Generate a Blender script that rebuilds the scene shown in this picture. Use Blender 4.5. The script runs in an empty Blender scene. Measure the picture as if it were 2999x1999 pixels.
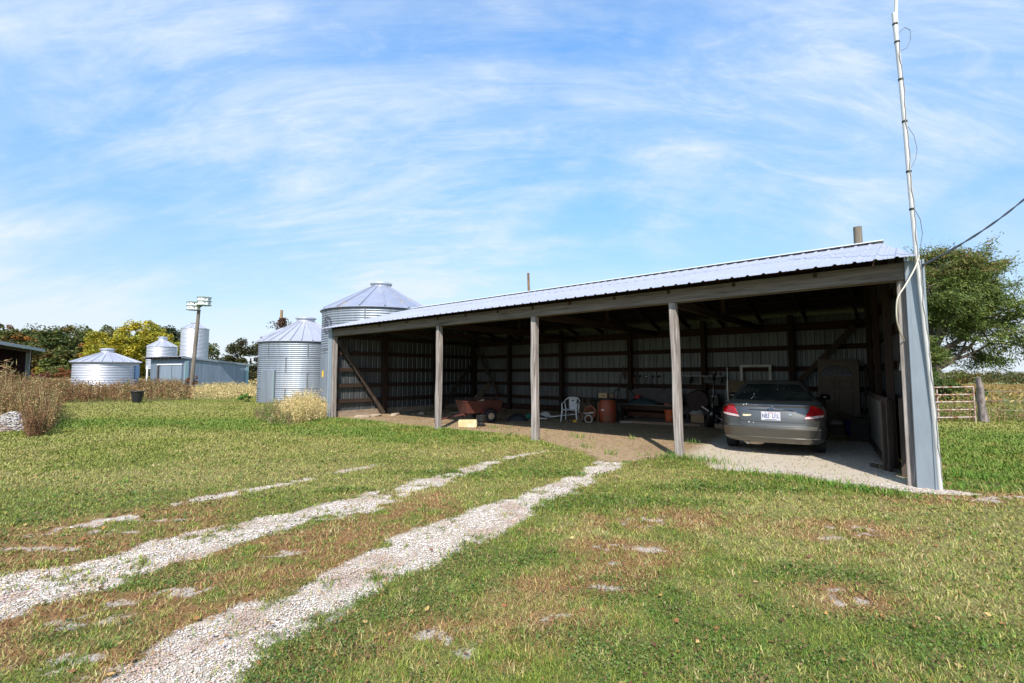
import bpy, bmesh, math, random
import numpy as np
from mathutils import Matrix, Vector, Euler
R_ = math.radians
scene = bpy.context.scene
COL = scene.collection
rng = np.random.default_rng(7)
random.seed(7)

# ------------------------------------------------------------------ camera
EYE = 1.5
FPX = 1378.0                     # focal length in pixels of the 2999 px wide photograph
PITCH = math.atan(93.5 / FPX)
cam_d = bpy.data.cameras.new("camera")
cam_d.sensor_width = 36.0
cam_d.lens = 36.0 * FPX / 2999.0
cam_d.clip_start = 0.05
cam_d.clip_end = 8000.0
cam = bpy.data.objects.new("camera", cam_d)
cam.location = (0, 0, EYE)
cam.rotation_euler = (math.pi / 2 + PITCH, 0, 0)
COL.objects.link(cam)
scene.camera = cam

# ------------------------------------------------------------------ sun and sky
SUN_EL, SUN_AZ = 45.0, 4.0       # light travels away from the camera, 4 degrees to the right
sun_d = bpy.data.lights.new("sun", 'SUN')
sun_d.energy = 5.0
sun_d.angle = R_(0.5)
sun_d.color = (1.0, 0.95, 0.87)
sun = bpy.data.objects.new("sun", sun_d)
sun.rotation_euler = (R_(90 - SUN_EL), 0, R_(-SUN_AZ))
sun.location = (-3, -30, 30)
COL.objects.link(sun)

scene.view_settings.view_transform = 'Standard'
scene.view_settings.look = 'None'
scene.view_settings.gamma = 1.0
scene.view_settings.use_curve_mapping = False
scene.view_settings.exposure = 0.42

world = bpy.data.worlds.new("World")
scene.world = world
world.use_nodes = True
wn = world.node_tree.nodes
wl = world.node_tree.links
wn.clear()

def wnode(t, **kw):
    n = wn.new(t)
    for k, v in kw.items():
        setattr(n, k, v)
    return n

def wmath(op, a, b=None, clamp=False):
    n = wnode('ShaderNodeMath', operation=op, use_clamp=clamp)
    for i, v in enumerate((a, b)):
        if v is None:
            continue
        if isinstance(v, (int, float)):
            n.inputs[i].default_value = v
        else:
            wl.new(v, n.inputs[i])
    return n.outputs[0]

def wramp(x, lo, hi):
    n = wnode('ShaderNodeMapRange', interpolation_type='SMOOTHSTEP', clamp=True)
    wl.new(x, n.inputs['Value'])
    n.inputs['From Min'].default_value = lo
    n.inputs['From Max'].default_value = hi
    return n.outputs['Result']

sky = wnode('ShaderNodeTexSky', sky_type='NISHITA', sun_disc=False)
sky.sun_elevation = R_(SUN_EL)
sky.sun_rotation = R_(180 + SUN_AZ)
sky.air_density = 1.25
sky.dust_density = 0.4
sky.ozone_density = 3.0
tc = wnode('ShaderNodeTexCoord')
sep = wnode('ShaderNodeSeparateXYZ')
wl.new(tc.outputs['Generated'], sep.inputs[0])
zz = wmath('MAXIMUM', sep.outputs['Z'], 0.0)
den = wmath('ADD', zz, 0.48)
cmb = wnode('ShaderNodeCombineXYZ')
wl.new(wmath('DIVIDE', sep.outputs['X'], den), cmb.inputs[0])
wl.new(wmath('DIVIDE', sep.outputs['Y'], den), cmb.inputs[1])

def cloud_layer(rot, sc, nscale, detail, rough, dist, lo, hi, off):
    mp = wnode('ShaderNodeMapping')
    mp.inputs['Rotation'].default_value = (0, 0, R_(rot))
    mp.inputs['Scale'].default_value = sc
    mp.inputs['Location'].default_value = off
    wl.new(cmb.outputs[0], mp.inputs[0])
    no = wnode('ShaderNodeTexNoise')
    no.inputs['Scale'].default_value = nscale
    no.inputs['Detail'].default_value = detail
    no.inputs['Roughness'].default_value = rough
    no.inputs['Distortion'].default_value = dist
    wl.new(mp.outputs[0], no.inputs['Vector'])
    return wramp(no.outputs['Fac'], lo, hi)

c_wide = cloud_layer(30, (0.75, 1.15, 1), 1.75, 6, 0.55, 0.5, 0.35, 0.60, (5.4, 2.1, 0))
c_str = cloud_layer(28, (0.45, 1.7, 1), 3.2, 11, 0.66, 0.8, 0.34, 0.70, (7.3, 2.2, 0))
c_fine = cloud_layer(-35, (0.7, 2.6, 1), 6.0, 11, 0.70, 1.4, 0.40, 0.78, (1.4, 5.1, 0))
low = wmath('SUBTRACT', 1.0, wramp(zz, 0.0, 0.42))
body_ = wmath('ADD', wmath('MULTIPLY', c_wide, 0.72), 0.06)
cl = wmath('MULTIPLY', body_, wmath('ADD', wmath('MULTIPLY', c_str, 0.75), 0.30))
cl = wmath('ADD', cl, wmath('MULTIPLY', c_fine, wmath('ADD', wmath('MULTIPLY', c_wide, 0.24), 0.05)))
cl = wmath('ADD', cl, wmath('MULTIPLY', low, wmath('ADD', wmath('MULTIPLY', c_str, 0.25), 0.36)))
cl = wmath('ADD', cl, wmath('MULTIPLY', wmath('SUBTRACT', 1.0, wramp(zz, 0.0, 0.12)), 0.40))
cl = wmath('MINIMUM', cl, 0.94)
tint = wnode('ShaderNodeMix', data_type='RGBA')
wl.new(wramp(zz, 0.0, 0.62), tint.inputs[0])
tint.inputs[6].default_value = (.46, .47, .56, 1)
tint.inputs[7].default_value = (.92, 1.03, 1.10, 1)
tmul = wnode('ShaderNodeMix', data_type='RGBA', blend_type='MULTIPLY')
tmul.inputs[0].default_value = 1.0
wl.new(sky.outputs[0], tmul.inputs[6]); wl.new(tint.outputs[2], tmul.inputs[7])
hsv = wnode('ShaderNodeHueSaturation')
hsv.inputs['Saturation'].default_value = 1.15
hsv.inputs['Value'].default_value = 2.15
wl.new(tmul.outputs[2], hsv.inputs['Color'])
mixc = wnode('ShaderNodeMix', data_type='RGBA')
wl.new(cl, mixc.inputs[0])
wl.new(hsv.outputs[0], mixc.inputs[6])
mixc.inputs[7].default_value = (6.1, 6.9, 7.7, 1)
bg = wnode('ShaderNodeBackground')
bg.inputs['Strength'].default_value = 0.10
wl.new(mixc.outputs[2], bg.inputs['Color'])
wo = wnode('ShaderNodeOutputWorld')
wl.new(bg.outputs[0], wo.inputs['Surface'])

# ------------------------------------------------------------------ camera geometry: where a photographed ground point lies
def ground_at(px, py, z=0.0):
    u = (px - 1500) / FPX
    v = (999.5 - py) / FPX
    d = (u, math.cos(PITCH) - v * math.sin(PITCH), math.sin(PITCH) + v * math.cos(PITCH))
    t = (z - EYE) / d[2]
    return (d[0] * t, d[1] * t)

def at_depth(px, py, Y):
    u = (px - 1500) / FPX
    v = (999.5 - py) / FPX
    d = (u, math.cos(PITCH) - v * math.sin(PITCH), math.sin(PITCH) + v * math.cos(PITCH))
    t = Y / d[1]
    return Vector((d[0] * t, Y, EYE + d[2] * t))

# ------------------------------------------------------------------ object helpers
def link(o, parent=None):
    COL.objects.link(o)
    if parent is not None:
        o.parent = parent
    return o

def tag(o, label=None, cat=None, group=None, kind=None):
    if label: o['label'] = label
    if cat: o['category'] = cat
    if group: o['group'] = group
    if kind: o['kind'] = kind
    return o

def thing(name, label, cat, loc=(0, 0, 0), rz=0.0, group=None, scale=1.0):
    o = bpy.data.objects.new(name, None)
    o.empty_display_size = 0.3
    o.location = loc
    o.rotation_euler = (0, 0, rz)
    o.scale = (scale,) * 3
    link(o)
    return tag(o, label, cat, group)

class MB:
    """collects shapes and links them as one mesh object"""
    def __init__(s):
        s.v = []; s.f = []; s.M = Matrix.Identity(4)
    def add(s, vs, fs):
        n = len(s.v)
        M = s.M
        s.v += [tuple(M @ Vector(p)) for p in vs]
        s.f += [tuple(i + n for i in f) for f in fs]
        return s
    def box(s, c, size, rot=None):
        hx, hy, hz = size[0] / 2, size[1] / 2, size[2] / 2
        vs = [Vector((x, y, z)) for x in (-hx, hx) for y in (-hy, hy) for z in (-hz, hz)]
        if rot is not None:
            m = Euler(rot).to_matrix()
            vs = [m @ p for p in vs]
        vs = [p + Vector(c) for p in vs]
        return s.add(vs, [(0, 1, 3, 2), (4, 6, 7, 5), (0, 4, 5, 1), (2, 3, 7, 6), (0, 2, 6, 4), (1, 5, 7, 3)])
    def beam(s, p0, p1, w, h, up=(0, 0, 1), taper=1.0):
        p0 = Vector(p0); p1 = Vector(p1)
        d = (p1 - p0).normalized()
        up = Vector(up)
        if abs(d.dot(up)) > 0.98: up = Vector((0, 1, 0))
        a = d.cross(up).normalized(); b = a.cross(d).normalized()
        vs = []
        for p, k in ((p0, 1.0), (p1, taper)):
            for i, j in ((-1, -1), (1, -1), (1, 1), (-1, 1)):
                vs.append(p + a * (i * w / 2 * k) + b * (j * h / 2 * k))
        return s.add(vs, [(0, 1, 2, 3), (7, 6, 5, 4), (0, 4, 5, 1), (1, 5, 6, 2), (2, 6, 7, 3), (3, 7, 4, 0)])
    def tube(s, pts, r, n=8, cap=True):
        pts = [Vector(p) for p in pts]
        rs = r if isinstance(r, (list, tuple)) else [r] * len(pts)
        vs = []; fs = []
        pa = None
        for i, p in enumerate(pts):
            d = (pts[min(i + 1, len(pts) - 1)] - pts[max(i - 1, 0)]).normalized()
            if pa is None:
                ref = Vector((0, 0, 1)) if abs(d.z) < 0.9 else Vector((1, 0, 0))
                a = d.cross(ref).normalized()
            else:
                a = (pa - d * pa.dot(d)).normalized()
            pa = a
            b = d.cross(a)
            for k in range(n):
                t = 2 * math.pi * k / n
                vs.append(p + (a * math.cos(t) + b * math.sin(t)) * rs[i])
        m = len(pts)
        for i in range(m - 1):
            for k in range(n):
                k2 = (k + 1) % n
                fs.append((i * n + k, i * n + k2, (i + 1) * n + k2, (i + 1) * n + k))
        if cap:
            fs.append(tuple(range(n - 1, -1, -1)))
            fs.append(tuple((m - 1) * n + k for k in range(n)))
        return s.add(vs, fs)
    def lathe(s, prof, n=24, c=(0, 0, 0), cap=True, a0=0.0, a1=2 * math.pi, rot=None):
        full = abs(a1 - a0) > 6.28
        m = n if full else n + 1
        vs = []
        R = Euler(rot).to_matrix() if rot is not None else None
        for r, z in prof:
            for k in range(m):
                t = a0 + (a1 - a0) * k / n
                p = Vector((r * math.cos(t), r * math.sin(t), z))
                if R is not None: p = R @ p
                vs.append(p + Vector(c))
        fs = []
        for i in range(len(prof) - 1):
            for k in range(n):
                k2 = (k + 1) % m
                fs.append((i * m + k, i * m + k2, (i + 1) * m + k2, (i + 1) * m + k))
        if cap and full:
            fs.append(tuple(range(n - 1, -1, -1)))
            fs.append(tuple((len(prof) - 1) * m + k for k in range(n)))
        return s.add(vs, fs)
    def prism(s, poly, y0, y1):
        """polygon in x,z extruded along y"""
        n = len(poly)
        vs = [(x, y0, z) for x, z in poly] + [(x, y1, z) for x, z in poly]
        fs = [tuple(range(n - 1, -1, -1)), tuple(range(n, 2 * n))]
        fs += [(i, (i + 1) % n, n + (i + 1) % n, n + i) for i in range(n)]
        return s.add(vs, fs)
    def grid(s, P, nu, nv, close_u=False):
        vs = [P(i, j) for j in range(nv) for i in range(nu)]
        fs = []
        for j in range(nv - 1):
            for i in range(nu if close_u else nu - 1):
                i2 = (i + 1) % nu
                fs.append((j * nu + i, j * nu + i2, (j + 1) * nu + i2, (j + 1) * nu + i))
        return s.add(vs, fs)
    def blob(s, c, r, n=10, sq=1.0, jit=0.0):
        """lumpy ellipsoid"""
        r = r if isinstance(r, (tuple, list)) else (r, r, r)
        vs = [Vector((c[0], c[1], c[2] - r[2]))]
        m = n // 2 + 1
        for i in range(1, m):
            ph = math.pi * i / m
            for k in range(n):
                t = 2 * math.pi * k / n
                q = 1 + random.uniform(-jit, jit)
                sgn = lambda x: math.copysign(abs(x) ** sq, x)
                vs.append(Vector((c[0] + r[0] * q * math.sin(ph) ** sq * sgn(math.cos(t)), c[1] + r[1] * q * math.sin(ph) ** sq * sgn(math.sin(t)), c[2] - r[2] * q * sgn(math.cos(ph)))))
        vs.append(Vector((c[0], c[1], c[2] + r[2])))
        fs = [(0, 1 + (k + 1) % n, 1 + k) for k in range(n)]
        for i in range(m - 2):
            for k in range(n):
                k2 = (k + 1) % n
                fs.append((1 + i * n + k, 1 + i * n + k2, 1 + (i + 1) * n + k2, 1 + (i + 1) * n + k))
        last = len(vs) - 1
        b = 1 + (m - 2) * n
        fs += [(b + k, b + (k + 1) % n, last) for k in range(n)]
        return s.add(vs, fs)
    def build(s, name, m, parent=None, smooth=None, bevel=0.0, solid=0.0, loc=None):
        me = bpy.data.meshes.new(name)
        me.from_pydata(s.v, [], s.f)
        bm = bmesh.new(); bm.from_mesh(me)
        bmesh.ops.recalc_face_normals(bm, faces=bm.faces)
        if bevel > 0:
            bmesh.ops.bevel(bm, geom=list(bm.edges), offset=bevel, segments=1, affect='EDGES', clamp_overlap=True)
        bm.to_mesh(me); bm.free()
        if smooth:
            me.polygons.foreach_set('use_smooth', [True] * len(me.polygons))
            me.set_sharp_from_angle(angle=R_(smooth))
        if m is not None: me.materials.append(m)
        o = bpy.data.objects.new(name, me)
        if loc is not None: o.location = loc
        link(o, parent)
        if solid:
            md = o.modifiers.new('thickness', 'SOLIDIFY'); md.thickness = solid; md.offset = 0
        return o

def raw_mesh(name, verts, faces_flat, sizes, m, parent=None, col=None, smooth=False):
    """big meshes straight from numpy arrays; col is a per-vertex colour"""
    me = bpy.data.meshes.new(name)
    nv = len(verts); nl = len(faces_flat); nf = len(sizes)
    me.vertices.add(nv); me.loops.add(nl); me.polygons.add(nf)
    me.vertices.foreach_set('co', np.asarray(verts, np.float32).ravel())
    me.loops.foreach_set('vertex_index', np.asarray(faces_flat, np.int32))
    st = np.concatenate(([0], np.cumsum(sizes)[:-1])).astype(np.int32)
    me.polygons.foreach_set('loop_start', st)
    me.polygons.foreach_set('loop_total', np.asarray(sizes, np.int32))
    if smooth: me.polygons.foreach_set('use_smooth', np.ones(nf, bool))
    me.update(calc_edges=True)
    if col is not None:
        for an, arr in col.items():
            a = me.color_attributes.new(an, 'FLOAT_COLOR', 'POINT')
            c4 = np.ones((nv, 4), np.float32); c4[:, :arr.shape[1]] = arr
            a.data.foreach_set('color', c4.ravel())
    me.materials.append(m)
    o = bpy.data.objects.new(name, me)
    return link(o, parent)

# ------------------------------------------------------------------ materials
MATS = {}
def nodes_of(name):
    m = bpy.data.materials.new(name)
    m.use_nodes = True
    nt = m.node_tree
    nt.nodes.clear()
    out = nt.nodes.new('ShaderNodeOutputMaterial')
    bs = nt.nodes.new('ShaderNodeBsdfPrincipled')
    nt.links.new(bs.outputs[0], out.inputs[0])
    return m, nt, bs, out

def mat(name, col, rough=0.6, metal=0.0, col2=None, nscale=(6, 6, 6), lo=0.35, hi=0.7, detail=5, bump=0.0, bscale=None,
        col3=None, n3=(2, 2, 2), lo3=0.55, hi3=0.7, coat=0.0, spec=0.5, rough2=None, trans=0.0):
    if name in MATS: return MATS[name]
    m, nt, bs, out = nodes_of(name)
    N = nt.nodes; L = nt.links
    bs.inputs['Base Color'].default_value = (*col, 1)
    bs.inputs['Roughness'].default_value = rough
    bs.inputs['Metallic'].default_value = metal
    bs.inputs['Specular IOR Level'].default_value = spec
    if coat: 
        bs.inputs['Coat Weight'].default_value = coat
        bs.inputs['Coat Roughness'].default_value = 0.06
    tcn = N.new('ShaderNodeTexCoord')
    def noise(sc, det, lo, hi):
        mp = N.new('ShaderNodeMapping'); mp.inputs['Scale'].default_value = sc
        L.new(tcn.outputs['Object'], mp.inputs[0])
        no = N.new('ShaderNodeTexNoise'); no.inputs['Scale'].default_value = 1.0
        no.inputs['Detail'].default_value = det; no.inputs['Roughness'].default_value = 0.62
        L.new(mp.outputs[0], no.inputs['Vector'])
        mr = N.new('ShaderNodeMapRange'); mr.inputs['From Min'].default_value = lo; mr.inputs['From Max'].default_value = hi
        L.new(no.outputs['Fac'], mr.inputs['Value'])
        return mr.outputs['Result'], no.outputs['Fac']
    cur = None
    if col2 is not None:
        f, raw = noise(nscale, detail, lo, hi)
        mx = N.new('ShaderNodeMix'); mx.data_type = 'RGBA'
        L.new(f, mx.inputs[0]); mx.inputs[6].default_value = (*col, 1); mx.inputs[7].default_value = (*col2, 1)
        cur = mx.outputs[2]
        if rough2 is not None:
            mr = N.new('ShaderNodeMapRange'); L.new(f, mr.inputs['Value'])
            mr.inputs['To Min'].default_value = rough; mr.inputs['To Max'].default_value = rough2
            L.new(mr.outputs['Result'], bs.inputs['Roughness'])
    if col3 is not None:
        f3, _ = noise(n3, 4, lo3, hi3)
        mx = N.new('ShaderNodeMix'); mx.data_type = 'RGBA'
        L.new(f3, mx.inputs[0])
        if cur is not None: L.new(cur, mx.inputs[6])
        else: mx.inputs[6].default_value = (*col, 1)
        mx.inputs[7].default_value = (*col3, 1)
        cur = mx.outputs[2]
    if cur is not None: L.new(cur, bs.inputs['Base Color'])
    if bump:
        _, rawb = noise(bscale or nscale, detail, 0, 1)
        bp = N.new('ShaderNodeBump'); bp.inputs['Strength'].default_value = min(1, bump); bp.inputs['Distance'].default_value = 0.02
        L.new(rawb, bp.inputs['Height']); L.new(bp.outputs[0], bs.inputs['Normal'])
    MATS[name] = m
    return m

def attr_mat(name, rough=0.7, trans=0.0, attr='Col', spec=0.3, vary=0.0):
    m, nt, bs, out = nodes_of(name)
    N = nt.nodes; L = nt.links
    at = N.new('ShaderNodeAttribute'); at.attribute_name = attr
    L.new(at.outputs['Color'], bs.inputs['Base Color'])
    bs.inputs['Roughness'].default_value = rough
    bs.inputs['Specular IOR Level'].default_value = spec
    if trans > 0:
        tr = N.new('ShaderNodeBsdfTranslucent'); L.new(at.outputs['Color'], tr.inputs[0])
        ms = N.new('ShaderNodeMixShader'); ms.inputs[0].default_value = trans
        L.new(bs.outputs[0], ms.inputs[1]); L.new(tr.outputs[0], ms.inputs[2]); L.new(ms.outputs[0], out.inputs[0])
    return m

# ------------------------------------------------------------------ numpy noise
def _h(ix, iy, s):
    n = (ix.astype(np.int64) * 374761393 + iy.astype(np.int64) * 668265263 + s * 1442695041) & 0xFFFFFFFF
    n = ((n ^ (n >> 13)) * 1274126177) & 0xFFFFFFFF
    n = n ^ (n >> 16)
    return (n & 0xFFFF) / 65535.0

def vnoise(x, y, s=0):
    ix = np.floor(x); iy = np.floor(y)
    fx = x - ix; fy = y - iy
    fx = fx * fx * (3 - 2 * fx); fy = fy * fy * (3 - 2 * fy)
    a = _h(ix, iy, s); b = _h(ix + 1, iy, s); c = _h(ix, iy + 1, s); d = _h(ix + 1, iy + 1, s)
    return (a * (1 - fx) + b * fx) * (1 - fy) + (c * (1 - fx) + d * fx) * fy

def fbm(x, y, sc, octv=4, s=0, gain=0.5):
    t = 0; amp = 1; tot = 0
    for k in range(octv):
        t = t + amp * vnoise(x * sc, y * sc, s + k * 17); tot += amp
        amp *= gain; sc *= 2.03
    return t / tot

def sstep(x, lo, hi):
    t = np.clip((x - lo) / (hi - lo), 0, 1)
    return t * t * (3 - 2 * t)

def poly_sd(x, y, poly):
    """signed distance to a polygon, negative inside"""
    P = np.array(poly, float)
    d = np.full(x.shape, 1e9); inside = np.zeros(x.shape, bool)
    for i in range(len(P)):
        a = P[i]; b = P[(i + 1) % len(P)]
        e = b - a
        t = np.clip(((x - a[0]) * e[0] + (y - a[1]) * e[1]) / (e @ e), 0, 1)
        d = np.minimum(d, np.hypot(x - a[0] - t * e[0], y - a[1] - t * e[1]))
        cond = ((a[1] > y) != (b[1] > y))
        with np.errstate(divide='ignore', invalid='ignore'):
            xi = (b[0] - a[0]) * (y - a[1]) / (b[1] - a[1] + 1e-12) + a[0]
        inside ^= cond & (x < xi)
    return np.where(inside, -d, d)

def line_d(x, y, pts):
    P = np.array(pts, float); d = np.full(x.shape, 1e9)
    for i in range(len(P) - 1):
        a = P[i]; e = P[i + 1] - a
        t = np.clip(((x - a[0]) * e[0] + (y - a[1]) * e[1]) / (e @ e), 0, 1)
        d = np.minimum(d, np.hypot(x - a[0] - t * e[0], y - a[1] - t * e[1]))
    return d

# ------------------------------------------------------------------ shed frame: t runs left along the open front, d runs into the shed
SH_A = R_(40.484)
SH_R = Vector((5.40, 6.29, 0))
E1 = Vector((-math.cos(SH_A), math.sin(SH_A), 0))
E2 = Vector((math.sin(SH_A), math.cos(SH_A), 0))
def W(t, d, z=0.0):
    return SH_R + E1 * t + E2 * d + Vector((0, 0, z))
SH_L, SH_D, SKEW = 15.35, 7.0, 0.12   # length, depth, sideways drift of the right-hand end wall

# ------------------------------------------------------------------ ground cover map
def gp(*pts): return [ground_at(*p) for p in pts]
TRACK_A = gp((60, 2300), (245, 1999), (382, 1929), (520, 1852), (612, 1812), (739, 1756), (841, 1735), (1000, 1652), (1143, 1580), (1263, 1537), (1430, 1484), (1573, 1432), (1717, 1379), (1764, 1350),
             (1846, 1358), (1760, 1405), (1669, 1451), (1526, 1518), (1430, 1580), (1344, 1632), (1239, 1680), (1119, 1713), (1000, 1823), (856, 1883), (826, 1939), (754, 1999), (640, 2300))
TRACK_B = gp((-500, 1735), (-150, 1690), (0, 1674), (204, 1654), (408, 1598), (586, 1552), (765, 1511), (1000, 1460), (1191, 1415), (1334, 1379), (1478, 1338), (1645, 1308),
             (1600, 1326), (1478, 1353), (1334, 1408), (1167, 1467), (1048, 1508), (795, 1572), (663, 1608), (535, 1649), (367, 1710), (229, 1756), (0, 1832), (-200, 1880), (-500, 1950))
TRACK_C = gp((-300, 1640), (0, 1582), (178, 1552), (357, 1521), (510, 1480), (637, 1455), (815, 1422), (1000, 1383), (1150, 1356))
FRONT_STRIP = gp((2080, 1366), (2200, 1370), (2330, 1378), (2450, 1398), (2580, 1416), (2700, 1430), (2790, 1438), (2880, 1452), (2740, 1452), (2560, 1434), (2430, 1412), (2330, 1393), (2200, 1384), (2090, 1376))
FLOOR = gp((970, 1220), (1150, 1238), (1290, 1252), (1400, 1264), (1560, 1277), (1640, 1300), (1790, 1348), (1860, 1348), (1985, 1336), (2100, 1366), (2340, 1384), (2560, 1420), (2720, 1436)) + \
        [tuple(W(t, d)[:2]) for t, d in ((0.2, 0.2), (0.9, 7.2), (15.35, 7.2))]
BAY = gp((2000, 1335), (2100, 1366), (2340, 1384), (2560, 1420), (2700, 1434)) + [tuple(W(t, d)[:2]) for t, d in ((0.4, 2.0), (0.7, 4.6), (3.6, 4.4))]
BETWEEN = gp((-600, 1990), (-200, 1880), (0, 1832), (229, 1756), (367, 1710), (535, 1649), (795, 1572), (1048, 1508), (1300, 1440), (1350, 1500), (1143, 1580), (1000, 1652), (841, 1735), (612, 1812), (382, 1929), (245, 1999), (60, 2300))
LEFTBAND = gp((-500, 1720), (0, 1674), (204, 1650), (408, 1596), (640, 1535), (640, 1455), (300, 1520), (0, 1560), (-500, 1610))
SPOTS = [(1932, 1525, .34, .16), (1860, 1542, .22, .07), (1790, 1608, .18, .09), (1905, 1615, .16, .07), (1840, 1655, .2, .06), (1770, 1690, .2, .06), (1630, 1720, .16, .06), (1780, 1726, .12, .05),
         (1645, 1820, .13, .06), (1310, 1870, .19, .09), (1455, 1845, .1, .05), (1400, 1925, .12, .05), (1500, 1935, .1, .05), (2480, 1556, .26, .12), (2520, 1566, .2, .06), (2445, 1580, .15, .06), (2475, 1752, .14, .1), (2480, 1770, .12, .06),
         (2890, 1468, .5, .12), (2960, 1462, .3, .06), (2850, 1478, .3, .05), (330, 1790, .3, .10), (560, 1740, .28, .07), (230, 1830, .35, .08), (140, 1610, .5, .06), (310, 1560, .4, .05), (800, 1625, .3, .08), (180, 1950, .2, .1), (480, 1525, .3, .05)]
SPOTS = [(*ground_at(a, b), rx, ry) for a, b, rx, ry in SPOTS]
DRY = [(1480, 1830, .75, .42), (1560, 1760, .6, .3), (1420, 1900, .5, .25), (1180, 1960, .5, .2), (2350, 1560, 1.6, .4), (2650, 1620, 1.5, .5), (2800, 1680, .9, .5), (2880, 1760, .5, .3), (2700, 1960, .4, .14), (2160, 1960, .45, .14), (2600, 1500, 1.0, .18),
       (1960, 1400, 1.0, .35), (2220, 1480, 1.2, .4), (1700, 1560, .6, .3), (600, 1290, 4, .7), (900, 1262, 4, .5), (300, 1330, 4, .8), (1050, 1330, 2, .3), (1300, 1330, 2, .35), (1480, 1300, 1.0, .3), (1230, 1440, .9, .3), (200, 1400, 4, .5), (780, 1380, 2.5, .4), (2760, 1250, 2.5, .8), (150, 1210, 6, .8), (500, 1190, 6, .6)]
DRY = [(*ground_at(a, b), rx, ry) for a, b, rx, ry in DRY]
LUSH = [(1130, 1790, .5, .25), (1250, 1720, .5, .2), (1050, 1880, .5, .3), (1160, 1850, .6, .35), (950, 1950, .5, .3), (1420, 1640, .6, .25), (1700, 1480, 1.0, .3), (1960, 1480, .5, .2), (2300, 1430, 1.6, .25), (2880, 1300, 2.2, 2.2), (2930, 1400, 1.2, .6), (2800, 1340, .8, 1.0), (860, 1245, 2.5, .6), (1150, 1265, 2.4, .5), (1300, 1290, 1.5, .3), (600, 1240, 5, .5), (300, 1240, 4, .5),
        (2250, 1900, .6, .3), (2500, 1880, .6, .25), (2050, 1800, .6, .3), (1900, 1760, .5, .3), (2400, 1700, .5, .2), (1900, 1910, .6, .25), (420, 1715, .35, .12), (560, 1675, .3, .09), (1450, 1390, 1.3, .2), (2040, 1345, .5, .12), (1000, 1440, .5, .1), (250, 1880, .3, .12)]
LUSH = [(*ground_at(a, b), rx, ry) for a, b, rx, ry in LUSH]

BROWN = [(*ground_at(a, b), rx, ry) for a, b, rx, ry in [(1480, 1840, .45, .22), (1560, 1760, .35, .14), (1700, 1610, .28, .14), (1380, 1900, .3, .14), (2330, 1560, .5, .12), (2480, 1780, .25, .10), (2540, 1630, .25, .05), (1120, 1920, .3, .1), (1620, 1560, .35, .1), (1230, 1450, .5, .1), (2010, 1500, .3, .08), (2620, 1500, .35, .07), (1900, 1640, .25, .08)]]
def blobs(x, y, L, soft=1.6):
    r = np.zeros(x.shape)
    for bx, by, rx, ry in L:
        k = max(1.0, by / 6.0)
        q = np.hypot((x - bx) / rx, (y - by) / (ry * k))
        r = np.maximum(r, 1 - sstep(q, 1 / soft, soft))
    return r

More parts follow.
